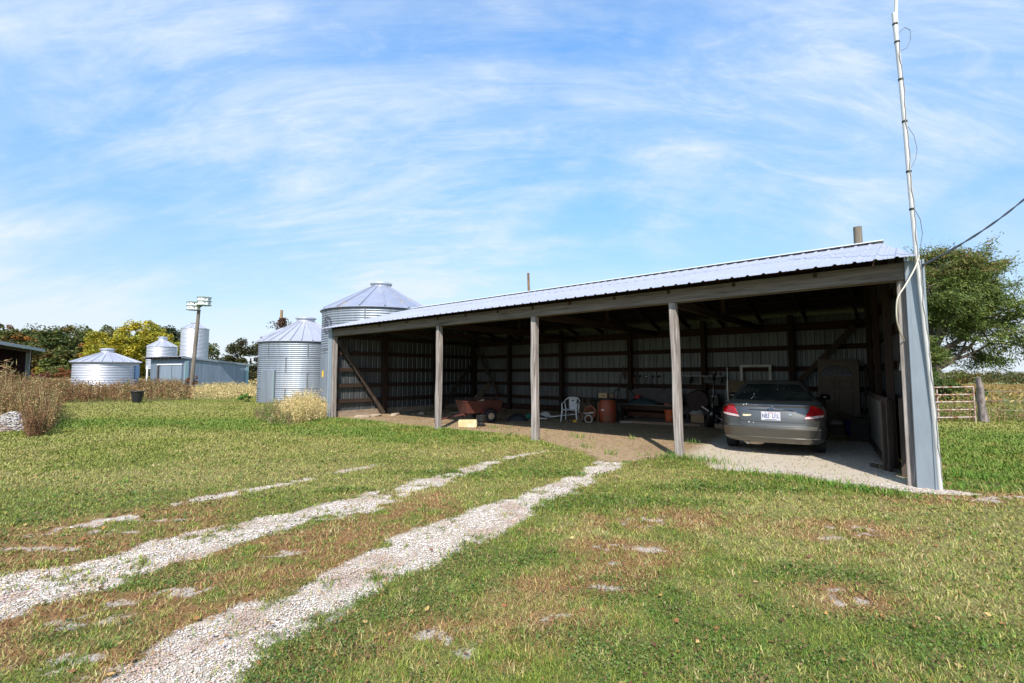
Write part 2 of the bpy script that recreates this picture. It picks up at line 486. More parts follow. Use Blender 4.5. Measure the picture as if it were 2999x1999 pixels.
def cover(x, y):
    n1 = fbm(x, y, 1.3, 4, 3); n2 = fbm(x, y, 5.0, 3, 11); n3 = fbm(x, y, 14.0, 3, 23)
    edge = (n1 - .5) * .30 + (n2 - .5) * .22 + (n3 - .5) * .10
    sdA = poly_sd(x, y, TRACK_A); sdB = poly_sd(x, y, TRACK_B)
    dist = np.hypot(x, y)
    e = edge * np.clip(dist / 5, .55, .95)
    g = 1 - sstep(np.minimum(sdA, sdB) + e, -.13, .11)
    # weeds growing inside the tracks, more in the left one
    holes = sstep(n2 * .5 + n3 * .5, .56, .66) * sstep(np.minimum(sdA, sdB), -.55, -.05)
    holesB = sstep(n2 * .4 + n3 * .6, .53, .64) * (sdB < 0)
    g = g * (1 - .6 * holes) * (1 - .45 * holesB)
    dC = line_d(x, y, TRACK_C)
    wC = .14 + .05 * (n1 - .5) + .32 * sstep(-x, 3.5, 8.5) * sstep(n1, .45, .6)
    brk = sstep(fbm(x + 2.2 * y, y, .7, 3, 41), .40, .54)
    g = np.maximum(g, (1 - sstep(dC + edge * .6, wC - .09, wC + .08)) * brk * sstep(n2 * .6 + n3 * .4, .30, .50))
    spot = blobs(x, y, SPOTS, 2.0)
    g = np.maximum(g, spot * sstep(n2 * .25 + n3 * .75, .36, .62) * .72)
    sdF = poly_sd(x, y, FRONT_STRIP)
    fs = 1 - sstep(sdF + edge * .35, -.03, .05)
    sdFl = poly_sd(x, y, FLOOR)
    fl = 1 - sstep(sdFl + edge * 1.0, -.05, .25)
    sdBay = poly_sd(x, y, BAY)
    bay = (1 - sstep(sdBay + edge * .8, -.2, .2)) 
    g = np.maximum(g * (1 - fl), fs)
    dry = blobs(x, y, DRY, 1.9) * sstep(n1, .30, .55)
    dry = np.maximum(dry, sstep(fbm(x * .5 + y * .1, y * 1.2, .9, 4, 57), .50, .66) * .75)
    lush = blobs(x, y, LUSH, 1.9) * sstep(n1 * .55 + n2 * .45, .33, .56)
    dry = dry * (1 - .8 * lush)
    sdBt = poly_sd(x, y, BETWEEN); sdL = poly_sd(x, y, LEFTBAND)
    fade = sstep(-x, -1.2, 1.2)
    br = (1 - sstep(sdBt + edge, -.05, .15)) * (.35 + .65 * fade)
    br = np.maximum(br, (1 - sstep(sdL + edge * 2, -.1, .5)) * .85)
    br = np.maximum(br, blobs(x, y, [(b[0], b[1], b[2] * 2.0, b[3] * 2.2) for b in SPOTS], 1.8) * .95)
    br = np.maximum(br, np.exp(-np.clip(np.minimum(sdA, sdB), 0, 9) / .22) * (np.minimum(sdA, sdB) > 0) * .6 * sstep(sdB - sdA, -9, 9))
    br = np.maximum(br, blobs(x, y, BROWN, 1.9) * .55)
    br = br * sstep(n1 * .6 + n2 * .4, .30, .52) * (1 - .7 * blobs(x, y, LUSH[-6:], 1.5))
    return dict(g=np.clip(g, 0, 1), fl=np.clip(fl, 0, 1), bay=np.clip(bay, 0, 1), dry=np.clip(dry, 0, 1), lush=np.clip(lush, 0, 1), br=np.clip(br, 0, 1), n1=n1, n2=n2, n3=n3)

def gz(x, y):
    x = np.asarray(x, float); y = np.asarray(y, float)
    z = (fbm(x, y, .35, 3, 71) - .5) * .07 * sstep(np.hypot(x, y - 8), 1, 9)
    z = z * sstep(poly_sd(x, y, FLOOR), .0, 1.0)
    sl = sstep(x, 8, 30) * np.clip(y - 18, 0, 300) * .019
    return z - np.minimum(sl, 5.2)

def axis(lo, hi, a, b, step, growth=1.16):
    v = list(np.arange(a, b + 1e-6, step))
    s = step; p = b
    while p < hi:
        s *= growth; p += s; v.append(p)
    s = step; p = a
    while p > lo:
        s *= growth; p -= s; v.insert(0, p)
    return np.array(v)
gx = axis(-2500, 2500, -9.0, 8.5, .05)
gy = axis(-300, 3500, 1.6, 11.0, .05, 1.10)
X, Y = np.meshgrid(gx, gy)
cv = cover(X.ravel(), Y.ravel())
Z = gz(X.ravel(), Y.ravel())
near = sstep(14 - np.hypot(X.ravel(), Y.ravel()), 0, 6)
Z = Z + near * ((cv['n3'] - .5) * .03 * (1 - cv['fl']) + (1 - cv['g']) * (1 - cv['fl']) * .018)
nx, ny = len(gx), len(gy)
idx = np.arange(nx * ny).reshape(ny, nx)
fq = np.stack([idx[:-1, :-1], idx[:-1, 1:], idx[1:, 1:], idx[1:, :-1]], -1).reshape(-1, 4)

def ground_material():
    m, nt, bs, out = nodes_of('ground_cover')
    N = nt.nodes; L = nt.links
    def attr(n):
        a = N.new('ShaderNodeAttribute'); a.attribute_name = n
        s = N.new('ShaderNodeSeparateColor'); L.new(a.outputs['Color'], s.inputs[0])
        return s.outputs
    A = attr('CoverA'); B = attr('CoverB')
    geo = N.new('ShaderNodeNewGeometry')
    def noise(sc, det=4, rough=.6):
        n = N.new('ShaderNodeTexNoise'); n.inputs['Scale'].default_value = sc; n.inputs['Detail'].default_value = det
        n.inputs['Roughness'].default_value = rough; L.new(geo.outputs['Position'], n.inputs['Vector']); return n.outputs['Fac']
    def mr(x, lo, hi, a=0, b=1):
        n = N.new('ShaderNodeMapRange'); n.interpolation_type = 'SMOOTHSTEP'; L.new(x, n.inputs['Value'])
        n.inputs['From Min'].default_value = lo; n.inputs['From Max'].default_value = hi
        n.inputs['To Min'].default_value = a; n.inputs['To Max'].default_value = b; return n.outputs['Result']
    def mth(op, a, b):
        n = N.new('ShaderNodeMath'); n.operation = op
        for i, v in enumerate((a, b)):
            if isinstance(v, (int, float)): n.inputs[i].default_value = v
            else: L.new(v, n.inputs[i])
        return n.outputs[0]
    def mix(f, a, b):
        n = N.new('ShaderNodeMix'); n.data_type = 'RGBA'
        if isinstance(f, (int, float)): n.inputs[0].default_value = f
        else: L.new(f, n.inputs[0])
        for i, v in ((6, a), (7, b)):
            if isinstance(v, tuple): n.inputs[i].default_value = (*v, 1)
            else: L.new(v, n.inputs[i])
        return n.outputs[2]
    nf = noise(60, 4); nm = noise(9, 5); nb = noise(.35, 4); nff = noise(190, 2)
    vor = N.new('ShaderNodeTexVoronoi'); vor.inputs['Scale'].default_value = 115; L.new(geo.outputs['Position'], vor.inputs['Vector'])
    vd = N.new('ShaderNodeTexVoronoi'); vd.inputs['Scale'].default_value = 115; vd.feature = 'DISTANCE_TO_EDGE'; L.new(geo.outputs['Position'], vd.inputs['Vector'])
    grass = mix(mr(nf, .35, .65), (.085, .085, .024), (.190, .190, .050))
    grass = mix(mr(nm, .42, .70), grass, (.135, .180, .034))
    grass = mix(mth('MULTIPLY', A[2], mr(nf, .30, .65, 0, .7)), grass, (.390, .310, .140))
    grass = mix(mth('MULTIPLY', B[0], .45), grass, (.095, .145, .028))
    grass = mix(mr(nb, .52, .70, 0, .35), grass, (.20, .125, .065))
    thatch = mix(mr(nf, .35, .65), (.215, .105, .046), (.36, .205, .095))
    base = mix(mth('MULTIPLY', A[1], mr(nm, .2, .5)), grass, thatch)
    soil = mix(mr(nm, .35, .65), (.30, .20, .115), (.42, .30, .185))
    soil = mix(mr(nf, .5, .72), soil, (.50, .385, .255))
    soil = mix(mr(nb, .45, .62, 0, .5), soil, (.24, .155, .085))
    baysoil = mix(mr(nff, .42, .6), (.44, .36, .26), (.70, .63, .53))
    soil = mix(B[2], soil, baysoil)
    base = mix(B[1], base, soil)
    vcol = N.new('ShaderNodeSeparateColor'); L.new(vor.outputs['Color'], vcol.inputs[0])
    stone = mix(vcol.outputs[0], (.46, .395, .33), (.63, .565, .50))
    stone = mix(mr(nm, .48, .72, 0, .55), stone, (.40, .305, .215))
    stone = mix(mr(vcol.outputs[1], .86, .95), stone, (.44, .29, .18))
    stone = mix(mr(vd.outputs['Distance'], 0.0, .10), (.35, .285, .22), stone)
    gmask = mr(mth('ADD', A[0], mth('MULTIPLY', mth('SUBTRACT', nf, .5), 1.1)), .34, .66)
    base = mix(gmask, base, stone)
    L.new(base, bs.inputs['Base Color'])
    bs.inputs['Roughness'].default_value = .92
    bs.inputs['Specular IOR Level'].default_value = .15
    hgt = mth('ADD', mth('MULTIPLY', nf, .6), mth('MULTIPLY', vd.outputs['Distance'], 1.2))
    bp = N.new('ShaderNodeBump'); bp.inputs['Strength'].default_value = .7; bp.inputs['Distance'].default_value = .018
    L.new(hgt, bp.inputs['Height']); L.new(bp.outputs[0], bs.inputs['Normal'])
    return m
gcol = dict(CoverA=np.stack([cv['g'], cv['br'], cv['dry']], 1), CoverB=np.stack([cv['lush'], cv['fl'], cv['bay']], 1))
ground = raw_mesh('ground', np.stack([X.ravel(), Y.ravel(), Z], 1), fq.ravel(), np.full(len(fq), 4), ground_material(), col=gcol, smooth=True)
tag(ground, 'mown farmyard lawn with two white gravel wheel tracks and a dirt shed floor', None, None, 'structure')

# ------------------------------------------------------------------ blades, leaves, stones
def pal(choice, P, jit=.22):
    P = np.array(P); c = P[choice]
    return c * (1 + (rng.random((len(choice), 1)) - .5) * 2 * jit) * (1 + (rng.random((len(choice), 3)) - .5) * .16)

def blades(name, bx, by, bz, h, w, lean, col, m, label, cat, curl=.35, parent=None):
    n = len(bx)
    a = rng.random(n) * 2 * np.pi
    dx, dy = np.cos(a), np.sin(a)
    a2 = a + np.pi / 2 + (rng.random(n) - .5) * 1.2
    sx, sy = np.cos(a2) * w / 2, np.sin(a2) * w / 2
    l1 = h * lean * .35; l2 = h * lean
    z1 = h * .6; z2 = h * np.sqrt(np.clip(1 - (lean * .75) ** 2, .12, 1))
    V = np.empty((n, 5, 3), np.float32)
    V[:, 0] = np.stack([bx - sx, by - sy, bz], 1); V[:, 1] = np.stack([bx + sx, by + sy, bz], 1)
    V[:, 2] = np.stack([bx + dx * l1 + sx * .8, by + dy * l1 + sy * .8, bz + z1 * z2 / h], 1)
    V[:, 3] = np.stack([bx + dx * l1 - sx * .8, by + dy * l1 - sy * .8, bz + z1 * z2 / h], 1)
    V[:, 4] = np.stack([bx + dx * l2, by + dy * l2, bz + z2], 1)
    o = np.arange(n)[:, None] * 5
    F = np.concatenate([o + np.array([[0, 1, 2, 3]]), o + np.array([[3, 2, 4]])], 1).ravel()
    sizes = np.tile([4, 3], n)
    C = np.repeat(col[:, None, :], 5, 1).reshape(-1, 3)
    ob = raw_mesh(name, V.reshape(-1, 3), F, sizes, m, col={'Col': C}, parent=parent)
    if label: tag(ob, label, cat, None, 'stuff')
    return ob

def leaves(cx, cy, cz, size, aspect, up, ):
    """random quads; up 0..1 pulls their normals towards vertical"""
    n = len(cx)
    nrm = rng.normal(size=(n, 3)); nrm[:, 2] = np.abs(nrm[:, 2]) + up * 2.5
    nrm /= np.linalg.norm(nrm, axis=1, keepdims=True)
    t = rng.normal(size=(n, 3)); t -= nrm * (t * nrm).sum(1, keepdims=True); t /= np.linalg.norm(t, axis=1, keepdims=True)
    b = np.cross(nrm, t)
    c = np.stack([cx, cy, cz], 1)
    s = np.asarray(size)[:, None] * np.ones((n, 1)); 
    V = np.empty((n, 4, 3), np.float32)
    V[:, 0] = c - t * s * .5; V[:, 1] = c + b * s * .5 * aspect - t * s * .05; V[:, 2] = c + t * s * .5; V[:, 3] = c - b * s * .5 * aspect - t * s * .05
    return V

def quads(name, V, col, m, parent=None):
    n = len(V)
    return raw_mesh(name, V.reshape(-1, 3), np.arange(n * 4), np.full(n, 4), m, col={'Col': np.repeat(col[:, None, :], 4, 1).reshape(-1, 3)}, parent=parent)

M_GRASS = attr_mat('grass_blade', .62, .22, spec=.25)
M_LEAF = attr_mat('leaf', .6, .25, spec=.3)
M_DRYW = attr_mat('dry_stalk', .8, .18, spec=.15)

def scatter(n, r0, r1, p, half=58):
    """random points round the camera, denser near it"""
    u = rng.random(n)
    r = (r0 ** (2 - p) + u * (r1 ** (2 - p) - r0 ** (2 - p))) ** (1 / (2 - p))
    th = R_(-half) + rng.random(n) * R_(2 * half)
    return r * np.sin(th), r * np.cos(th), r

# lawn
x, y, r = scatter(880000, 2.1, 34, 1.88)
c = cover(x, y)
keep = rng.random(len(x)) > np.clip(c['g'] * 1.05 + c['fl'] * .97 + c['br'] * .50, 0, .985)
WEED1 = gp((-900, 1330), (0, 1290), (110, 1272), (152, 1238), (160, 1200), (175, 1185), (500, 1176), (760, 1165), (760, 1130), (-900, 1120))
keep &= poly_sd(x, y, WEED1) > -1.0
x, y, r = x[keep], y[keep], r[keep]
c = {k: v[keep] for k, v in c.items()}
n = len(x)
u = rng.random(n)
pd = np.clip(.20 + c['dry'] * .44 + c['br'] * .45 - c['lush'] * .20 + (c['n1'] - .5) * .45 + (c['n2'] - .5) * .55 + (c['n3'] - .5) * .5, .04, .92)
ch = np.where(u < pd, np.where(rng.random(n) < .3 + .5 * c['br'] - .2 * c['dry'], 4, np.where(rng.random(n) < .5, 3, 2)), np.where(rng.random(n) < .45 + c['lush'] * .3, 0, 1))
col = pal(ch, [(.120, .200, .026), (.250, .275, .046), (.345, .360, .085), (.470, .390, .165), (.230, .120, .052)], .40)
f_ = np.clip((r - 4) / 9, 0, .62)[:, None]
mean_ = np.where((c['dry'] > .45)[:, None], np.array([[.300, .290, .080]]), np.array([[.250, .258, .054]])) * np.where((c['lush'] > .5)[:, None], np.array([[.60, .88, .65]]), 1.0)
col = col * (1 - f_) + mean_ * f_
hs = (.026 + .026 * rng.random(n) + c['lush'] * .028 * (r > 5) + .015 * (rng.random(n) < .05)) * np.clip(.9 + r / 60, .9, 1.1)
hs *= np.where(c['fl'] > .2, .6, 1)
wd = (.0032 + .0022 * rng.random(n)) * np.clip(r / 3.2, .9, 7)
blades('lawn_grass', x, y, gz(x, y), hs, wd, .35 + .6 * rng.random(n), col, M_GRASS, 'short mown green and straw coloured lawn grass around the gravel tracks', 'grass')
# clover and small broad leaves in the near green patches
x, y, r = scatter(150000, 2.1, 9, 1.7)
c = cover(x, y)
keep = (rng.random(len(x)) < np.clip(.06 + c['lush'] * .75 - c['dry'] * .3 + (c['n1'] - .5) * 1.0 + (c['n2'] - .5) * .8, .02, .9)) & (rng.random(len(x)) > c['g'] * 1.0 + c['fl'])
x, y, r = x[keep], y[keep], r[keep]
n = len(x)
V = leaves(x, y, gz(x, y) + .028 + rng.random(n) * .035, (.008 + .010 * rng.random(n)) * np.clip(r / 3.2, 1, 2.6), .8, .35)
o = quads('clover', V, pal(rng.integers(0, 4, n), [(.060, .125, .022), (.105, .165, .034), (.165, .195, .060), (.17, .105, .05)], .42), M_GRASS)
tag(o, 'low dark green clover leaves in patches beside the right wheel track', 'clover', None, 'stuff')
# taller tufts along the shed posts, the front strip and the right lawn
tx = []; 
for (px, py, k, sp) in [(1990, 1345, 260, .30), (2060, 1350, 180, .35), (1300, 1262, 120, .35), (1570, 1300, 80, .25), (2250, 1396, 160, .35), (2380, 1418, 200, .30), (2480, 1438, 200, .28), (2600, 1456, 160, .28), (2150, 1390, 120, .3), (1120, 1242, 260, .8), (1010, 1235, 260, .6), (2860, 1440, 150, .2),
                    (1640, 1322, 50, .15), (1720, 1310, 50, .15), (1790, 1330, 40, .1), (1700, 1282, 50, .15), (1850, 1286, 30, .1), (2030, 1300, 30, .1), (2880, 1405, 220, .4), (2800, 1395, 200, .3), (2960, 1380, 300, .5), (1460, 1255, 60, .3), (1500, 1275, 60, .3)]:
    gxx, gyy = ground_at(px, py)
    q = rng.normal(size=(k, 2)) * sp * np.array([1, .35]); th = -SH_A
    tx.append(np.stack([gxx + q[:, 0] * math.cos(th) - q[:, 1] * math.sin(th), gyy + q[:, 0] * math.sin(th) + q[:, 1] * math.cos(th)], 1))
tx = np.concatenate(tx); n = len(tx)
blades('tall_grass_fringe', tx[:, 0], tx[:, 1], gz(tx[:, 0], tx[:, 1]), .07 + .09 * rng.random(n), .006 + .005 * rng.random(n), .3 + .6 * rng.random(n),
       pal(np.where(rng.random(n) < .22, 2, rng.integers(0, 2, n)), [(.075, .19, .02), (.13, .26, .03), (.36, .33, .10)]), M_GRASS, 'bright green longer grass along the shed posts and gravel edge', 'grass')
# crabgrass tufts: blades fanning out of one crown
x, y, r = scatter(5200, 2.1, 13, 1.7)
c = cover(x, y)
keep = (rng.random(len(x)) < np.clip(.30 + c['dry'] * .5 + c['br'] * .35, 0, .9)) & (c['g'] < .35) & (c['fl'] < .2)
x, y, r = x[keep], y[keep], r[keep]; nt = len(x); nb = 16
sp_r = .012 + .03 * rng.random((nt, 1))
bx2 = (x[:, None] + rng.normal(size=(nt, nb)) * sp_r).ravel(); by2 = (y[:, None] + rng.normal(size=(nt, nb)) * sp_r).ravel()
tk = rng.choice(4, nt, p=[.26, .42, .20, .12])
blades('grass_tufts', bx2, by2, gz(bx2, by2) + .004, np.repeat(.03 + .038 * rng.random(nt), nb) * (.6 + .6 * rng.random(nt * nb)), (.0035 + .003 * rng.random(nt * nb)) * np.repeat(np.clip(r / 3.5, 1, 2.6), nb), .55 + .42 * rng.random(nt * nb),
       pal(np.repeat(tk, nb), [(.11, .20, .03), (.26, .29, .06), (.42, .38, .13), (.50, .41, .20)], .3), M_GRASS, 'splayed crabgrass tufts, yellow-green and straw coloured, dotted over the near lawn', 'grass')
# fallen leaves
x, y, r = scatter(1500, 2.1, 16, 1.6)
c = cover(x, y); keep = (c['fl'] < .5) & (rng.random(len(x)) < .55); x, y, r = x[keep], y[keep], r[keep]; n = len(x)
o = quads('fallen_leaves', leaves(x, y, gz(x, y) + .03 + .02 * rng.random(n), .018 + .03 * rng.random(n), .7, .8), pal(rng.integers(0, 4, n), [(.26, .12, .05), (.36, .20, .07), (.16, .08, .045), (.44, .30, .12)], .3), M_DRYW)
tag(o, 'small brown fallen leaves and chips scattered over the lawn', 'leaves', None, 'stuff')
# chips and stalks trodden into the shed floor
td = np.stack([.6 + 14.2 * rng.random(5200), -.6 + 7.2 * rng.random(5200) ** 1.4], 1)
P_ = np.array([tuple(W(a, b)) for a, b in td]); c = cover(P_[:, 0], P_[:, 1]); P_ = P_[c['fl'] > .5]; n = len(P_)
o = quads('floor_litter', leaves(P_[:, 0], P_[:, 1], np.full(n, .008) + gz(P_[:, 0], P_[:, 1]), .015 + .05 * rng.random(n) ** 2.5, .35, 1.2), pal(rng.integers(0, 4, n), [(.36, .27, .16), (.14, .095, .06), (.46, .38, .27), (.24, .16, .09)], .3), M_DRYW)
tag(o, 'straw, bark chips and small debris trodden into the dirt floor of the shed', 'litter', None, 'stuff')
# straw litter lying between the tracks
x, y, r = scatter(120000, 2.1, 14, 1.75)
c = cover(x, y)
keep = rng.random(len(x)) < np.clip(c['br'] * .8 + c['dry'] * .35 + .02, 0, 1) * (1 - c['fl'] * .9) * (1 - .75 * c['g'])
x, y, r = x[keep], y[keep], r[keep]; n = len(x)
blades('dry_thatch', x, y, gz(x, y) + .012, (.022 + .034 * rng.random(n)), (.0028 + .002 * rng.random(n)) * np.clip(r / 3, 1, 3), .86 + .13 * rng.random(n),
       pal(rng.integers(0, 4, n), [(.42, .28, .12), (.33, .18, .075), (.24, .115, .05), (.46, .35, .165)]), M_DRYW, 'dry brown thatch and straw lying between the two gravel tracks', 'dry grass')

# loose stones
def stones(name, x, y, s, m, label, cols, zoff=0.0):
    n = len(x)
    base = np.array([(1, 0, 0), (0, 1, 0), (-1, 0, 0), (0, -1, 0), (0, 0, 1), (.5, .5, .6), (-.6, .4, .55), (0, 0, -.6)], float)
    base = np.array([(1, 0, 0), (.3, .95, 0), (-.8, .6, 0), (-.8, -.6, 0), (.3, -.95, 0), (.55, .1, .62), (-.25, .5, .7), (-.3, -.45, .62)], float)
    fc = [(0, 1, 5), (1, 6, 5), (1, 2, 6), (2, 3, 7), (2, 7, 6), (3, 4, 7), (4, 0, 5), (4, 5, 7), (5, 6, 7)]
    a = rng.random(n) * 6.283
    V = np.repeat(base[None], n, 0) * (1 + (rng.random((n, 8, 3)) - .5) * .5)
    V *= (s[:, None] * (.75 + .5 * rng.random((n, 3))))[:, None, :]
    ca, sa = np.cos(a)[:, None], np.sin(a)[:, None]
    vx = V[..., 0] * ca - V[..., 1] * sa; vy = V[..., 0] * sa + V[..., 1] * ca
    V = np.stack([vx + x[:, None], vy + y[:, None], V[..., 2] * .8 + (gz(x, y) + zoff)[:, None] - .002], -1)
    F = (np.arange(n)[:, None, None] * 8 + np.array(fc)[None]).reshape(-1)
    C = pal(rng.choice(len(cols), n, p=None), cols, .16) * (1 - .45 * sstep(fbm(x, y, 3.1, 3, 301), .5, .72)[:, None] * np.array([.55, .85, 1.0]))
    o = raw_mesh(name, V.reshape(-1, 3), F, np.full(n * len(fc), 3), m, col={'Col': np.repeat(C[:, None, :], 8, 1).reshape(-1, 3)})
    return tag(o, label, 'gravel', None, 'stuff')
M_STONE = attr_mat('limestone', .9, 0, spec=.2)
x, y, r = scatter(640000, 2.1, 13, 1.75)
c = cover(x, y)
keep = rng.random(len(x)) < np.clip(c['g'] ** 1.5 * .85 + c['bay'] * .06 * c['fl'] - .01, 0, 1)
x, y, r = x[keep], y[keep], r[keep]
stones('gravel_stones', x, y, (.0022 + .0048 * rng.random(len(x)) ** 2.4) * np.clip(r / 3.6, 1, 1.35), M_STONE, 'loose white limestone gravel in the two wheel tracks',
       [(.63, .565, .50), (.54, .475, .405), (.69, .64, .585), (.58, .515, .445), (.47, .395, .32), (.61, .555, .50), (.40, .285, .185)], .008)

# ------------------------------------------------------------------ tall weeds
def weeds(name, poly, n, h0, h1, cols, label, cat, leafn=14, ls=.07, zs=1.0, clump=.5, yr=None, stemw=.012, top=.35):
    P = np.array(poly)
    lo, hi = P.min(0), P.max(0)
    x = lo[0] + rng.random(n * 6) * (hi[0] - lo[0]); y = lo[1] + rng.random(n * 6) * (hi[1] - lo[1])
    k = poly_sd(x, y, poly) < 0
    k &= rng.random(len(x)) < (1 - clump) + clump * sstep(fbm(x, y, .55, 3, 91), .35, .6)
    x, y = x[k][:n], y[k][:n]; n = len(x)
    z = gz(x, y)
    hh = (h0 + (h1 - h0) * rng.random(n) ** 1.3) * (.6 + .8 * fbm(x, y, .5, 3, 133))
    inside = sstep(-poly_sd(x, y, poly), 0, 1.0)
    hh *= .55 + .45 * inside
    kind = (fbm(x, y, .45, 3, 111) * len(cols) * 1.3 - .15 * len(cols) + rng.normal(size=n) * 1.5).astype(int).clip(0, len(cols) - 1)
    # stems as thin blades
    sc = pal(kind, cols, .25)
    a = rng.random(n) * 6.28; ln = hh * (.05 + .3 * rng.random(n))
    V = np.empty((n, 4, 3)); wx, wy = np.cos(a) * stemw / 2, np.sin(a) * stemw / 2
    th = rng.random(n) * 6.28
    ex, ey = x + np.cos(th) * ln, y + np.sin(th) * ln
    V[:, 0] = np.stack([x - wx, y - wy, z - .02], 1); V[:, 1] = np.stack([x + wx, y + wy, z - .02], 1)
    V[:, 2] = np.stack([ex + wx * .4, ey + wy * .4, z + hh], 1); V[:, 3] = np.stack([ex - wx * .4, ey - wy * .4, z + hh], 1)
    f = top * .4 + (1 - top * .4) * rng.random((n, leafn)) ** .8
    j = .055 * hh[:, None] + .02
    lx = x[:, None] + (ex - x)[:, None] * f + rng.normal(size=f.shape) * j
    ly = y[:, None] + (ey - y)[:, None] * f + rng.normal(size=f.shape) * j
    lz = z[:, None] + hh[:, None] * f
    Vl = leaves(lx.ravel(), ly.ravel(), lz.ravel(), ls * (.5 + rng.random(lx.size)), .38, 0)
    Cl = pal(np.repeat(kind, leafn), cols, .35)
    o = quads(name, np.concatenate([V, Vl]), np.concatenate([sc, Cl]), M_DRYW)
    return tag(o, label, cat, None, 'stuff')
RB = [(.150, .072, .038), (.20, .105, .052), (.33, .22, .10), (.110, .105, .028), (.42, .31, .15), (.18, .085, .045)]
TAN = [(.55, .42, .19), (.62, .50, .25), (.47, .34, .15), (.36, .30, .12)]
weeds('dry_weeds', gp((-500, 1262), (-30, 1236), (40, 1240), (78, 1262), (80, 1284), (125, 1274), (165, 1252), (172, 1225), (160, 1192), (-100, 1186), (-500, 1195)), 10500, .8, 1.65, RB, 'tall reddish brown dried weeds in the left foreground', 'weeds', 14, .05, stemw=.016, top=.2)
weeds('dry_weed_band', gp((-700, 1215), (-100, 1190), (150, 1182), (300, 1178), (420, 1177), (560, 1171), (560, 1146), (420, 1146), (300, 1146), (150, 1142), (-700, 1142)), 11000, .6, 1.1, RB, 'band of brown dried weeds in front of the low round grain bin', 'weeds', 16, .09, stemw=.016)
weeds('straw_grass_band', gp((545, 1170), (650, 1168), (755, 1164), (755, 1140), (640, 1136), (545, 1146)), 1300, .35, .75, TAN, 'straw coloured tall grass in front of the low sheet metal shed', 'tall grass', 10, .10, stemw=.018)
weeds('field_grass', gp((-900, 1140), (760, 1136), (760, 1117), (-900, 1114)), 9000, .4, .8, TAN + [(.33, .22, .11)], 'dry pale field grass beyond the round bins', 'field grass', 6, .26, stemw=.05)
weeds('straw_clump', gp((820, 1235), (880, 1243), (955, 1228), (962, 1200), (860, 1200), (800, 1215)), 900, .6, 1.1, TAN[:3] + [(.50, .42, .16)], 'clump of tall golden grass against the left end of the open shed', 'tall grass', 16, .05)
weeds('bin_side_grass', gp((745, 1232), (800, 1248), (860, 1246), (860, 1205), (790, 1200), (745, 1210)), 420, .3, .75, [(.16, .17, .05), (.36, .30, .15), (.22, .13, .08), (.12, .17, .04)], 'greyish tuft of wispy grass before the middle grain bin', 'tall grass', 12, .045)
weeds('pasture_grass', [(11.5, 14.9), (60, 14.9), (130, 70), (150, 230), (60, 230), (19, 40), (11.5, 17)], 22000, .4, .85, [(.30, .175, .068), (.35, .225, .088), (.22, .125, .052), (.42, .31, .125), (.25, .20, .058)], 'tan and brown unmown pasture grass behind the pipe gate', 'pasture grass', 8, .16, stemw=.03, clump=.2)
weeds('fence_line_weeds', [(12.8, 14.6), (24, 14.0), (24, 16.0), (12.8, 16.0)], 900, .3, .8, [(.30, .20, .10), (.20, .22, .06), (.42, .32, .15), (.13, .18, .04)], 'mixed green and brown weeds along the wire fence', 'weeds', 16, .055, clump=.5)

# ------------------------------------------------------------------ materials for buildings
GALV = mat('galvanised_steel', (.62, .63, .68), .45, .6, col2=(.53, .54, .59), nscale=(3, 3, 1.2), rough2=.55)
GALV_OLD = mat('weathered_galvanised', (.30, .335, .38), .5, .5, col2=(.22, .245, .28), nscale=(5, 5, .6), col3=(.36, .33, .30), n3=(1.5, 1.5, .5), lo3=.62, hi3=.8)
GALV_ROOF = mat('roof_sheet_steel', (.47, .475, .53), .45, .4, col2=(.41, .415, .47), nscale=(1.2, 2, 2), bump=.25, bscale=(1.3, 1.3, 1.3), col3=(.52, .46, .38), n3=(3, .7, .7), lo3=.66, hi3=.85)
GALV_RUST = mat('stained_roof_steel', (.40, .42, .50), .45, .5, col2=(.34, .36, .44), nscale=(2, 2, 2), col3=(.55, .45, .32), n3=(2.5, 2.5, .5), lo3=.58, hi3=.74)
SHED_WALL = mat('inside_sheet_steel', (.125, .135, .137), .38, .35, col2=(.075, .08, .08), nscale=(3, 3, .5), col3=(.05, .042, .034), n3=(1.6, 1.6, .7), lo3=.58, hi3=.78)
ROOF_UNDER = mat('shaded_roof_underside', (.02, .018, .016), .7, .2)  # ceiling shade put into the colour: near-black underside for the same steel sheets
TRIM = mat('corner_trim_steel', (.30, .345, .385), .5, .4, col2=(.25, .29, .325), nscale=(14, 14, 3), detail=8, col3=(.40, .33, .26), n3=(6, 6, 9), lo3=.68, hi3=.8)
WHITE_METAL = mat('white_ridge_metal', (.80, .80, .80), .4, .1)
def wood(name, a, b, sc, c3=None, bump=.6, n3=(3, 3, 3)):
    return mat(name, a, .85, 0, col2=b, nscale=sc, lo=.36, hi=.66, detail=7, bump=bump, col3=c3, n3=n3, lo3=.58, hi3=.72, spec=.2)
POSTW = wood('grey_post_wood', (.40, .355, .32), (.17, .14, .12), (30, 30, 1.4), (.10, .078, .065), 1.0, (14, 14, .9))
BEAMW = wood('grey_beam_wood', (.235, .20, .17), (.13, .105, .09), (1.3, 22, 26), (.085, .07, .06), .8, (.9, 4, 5))
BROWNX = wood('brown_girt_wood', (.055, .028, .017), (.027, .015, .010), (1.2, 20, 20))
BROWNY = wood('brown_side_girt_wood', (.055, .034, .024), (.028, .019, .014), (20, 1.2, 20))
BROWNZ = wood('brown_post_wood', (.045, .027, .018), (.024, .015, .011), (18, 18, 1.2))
GREYBR = wood('grey_brace_wood', (.09, .068, .052), (.045, .034, .026), (9, 9, 3))
PLANKW = wood('pale_plank_wood', (.36, .28, .20), (.22, .16, .11), (8, 3, 8))

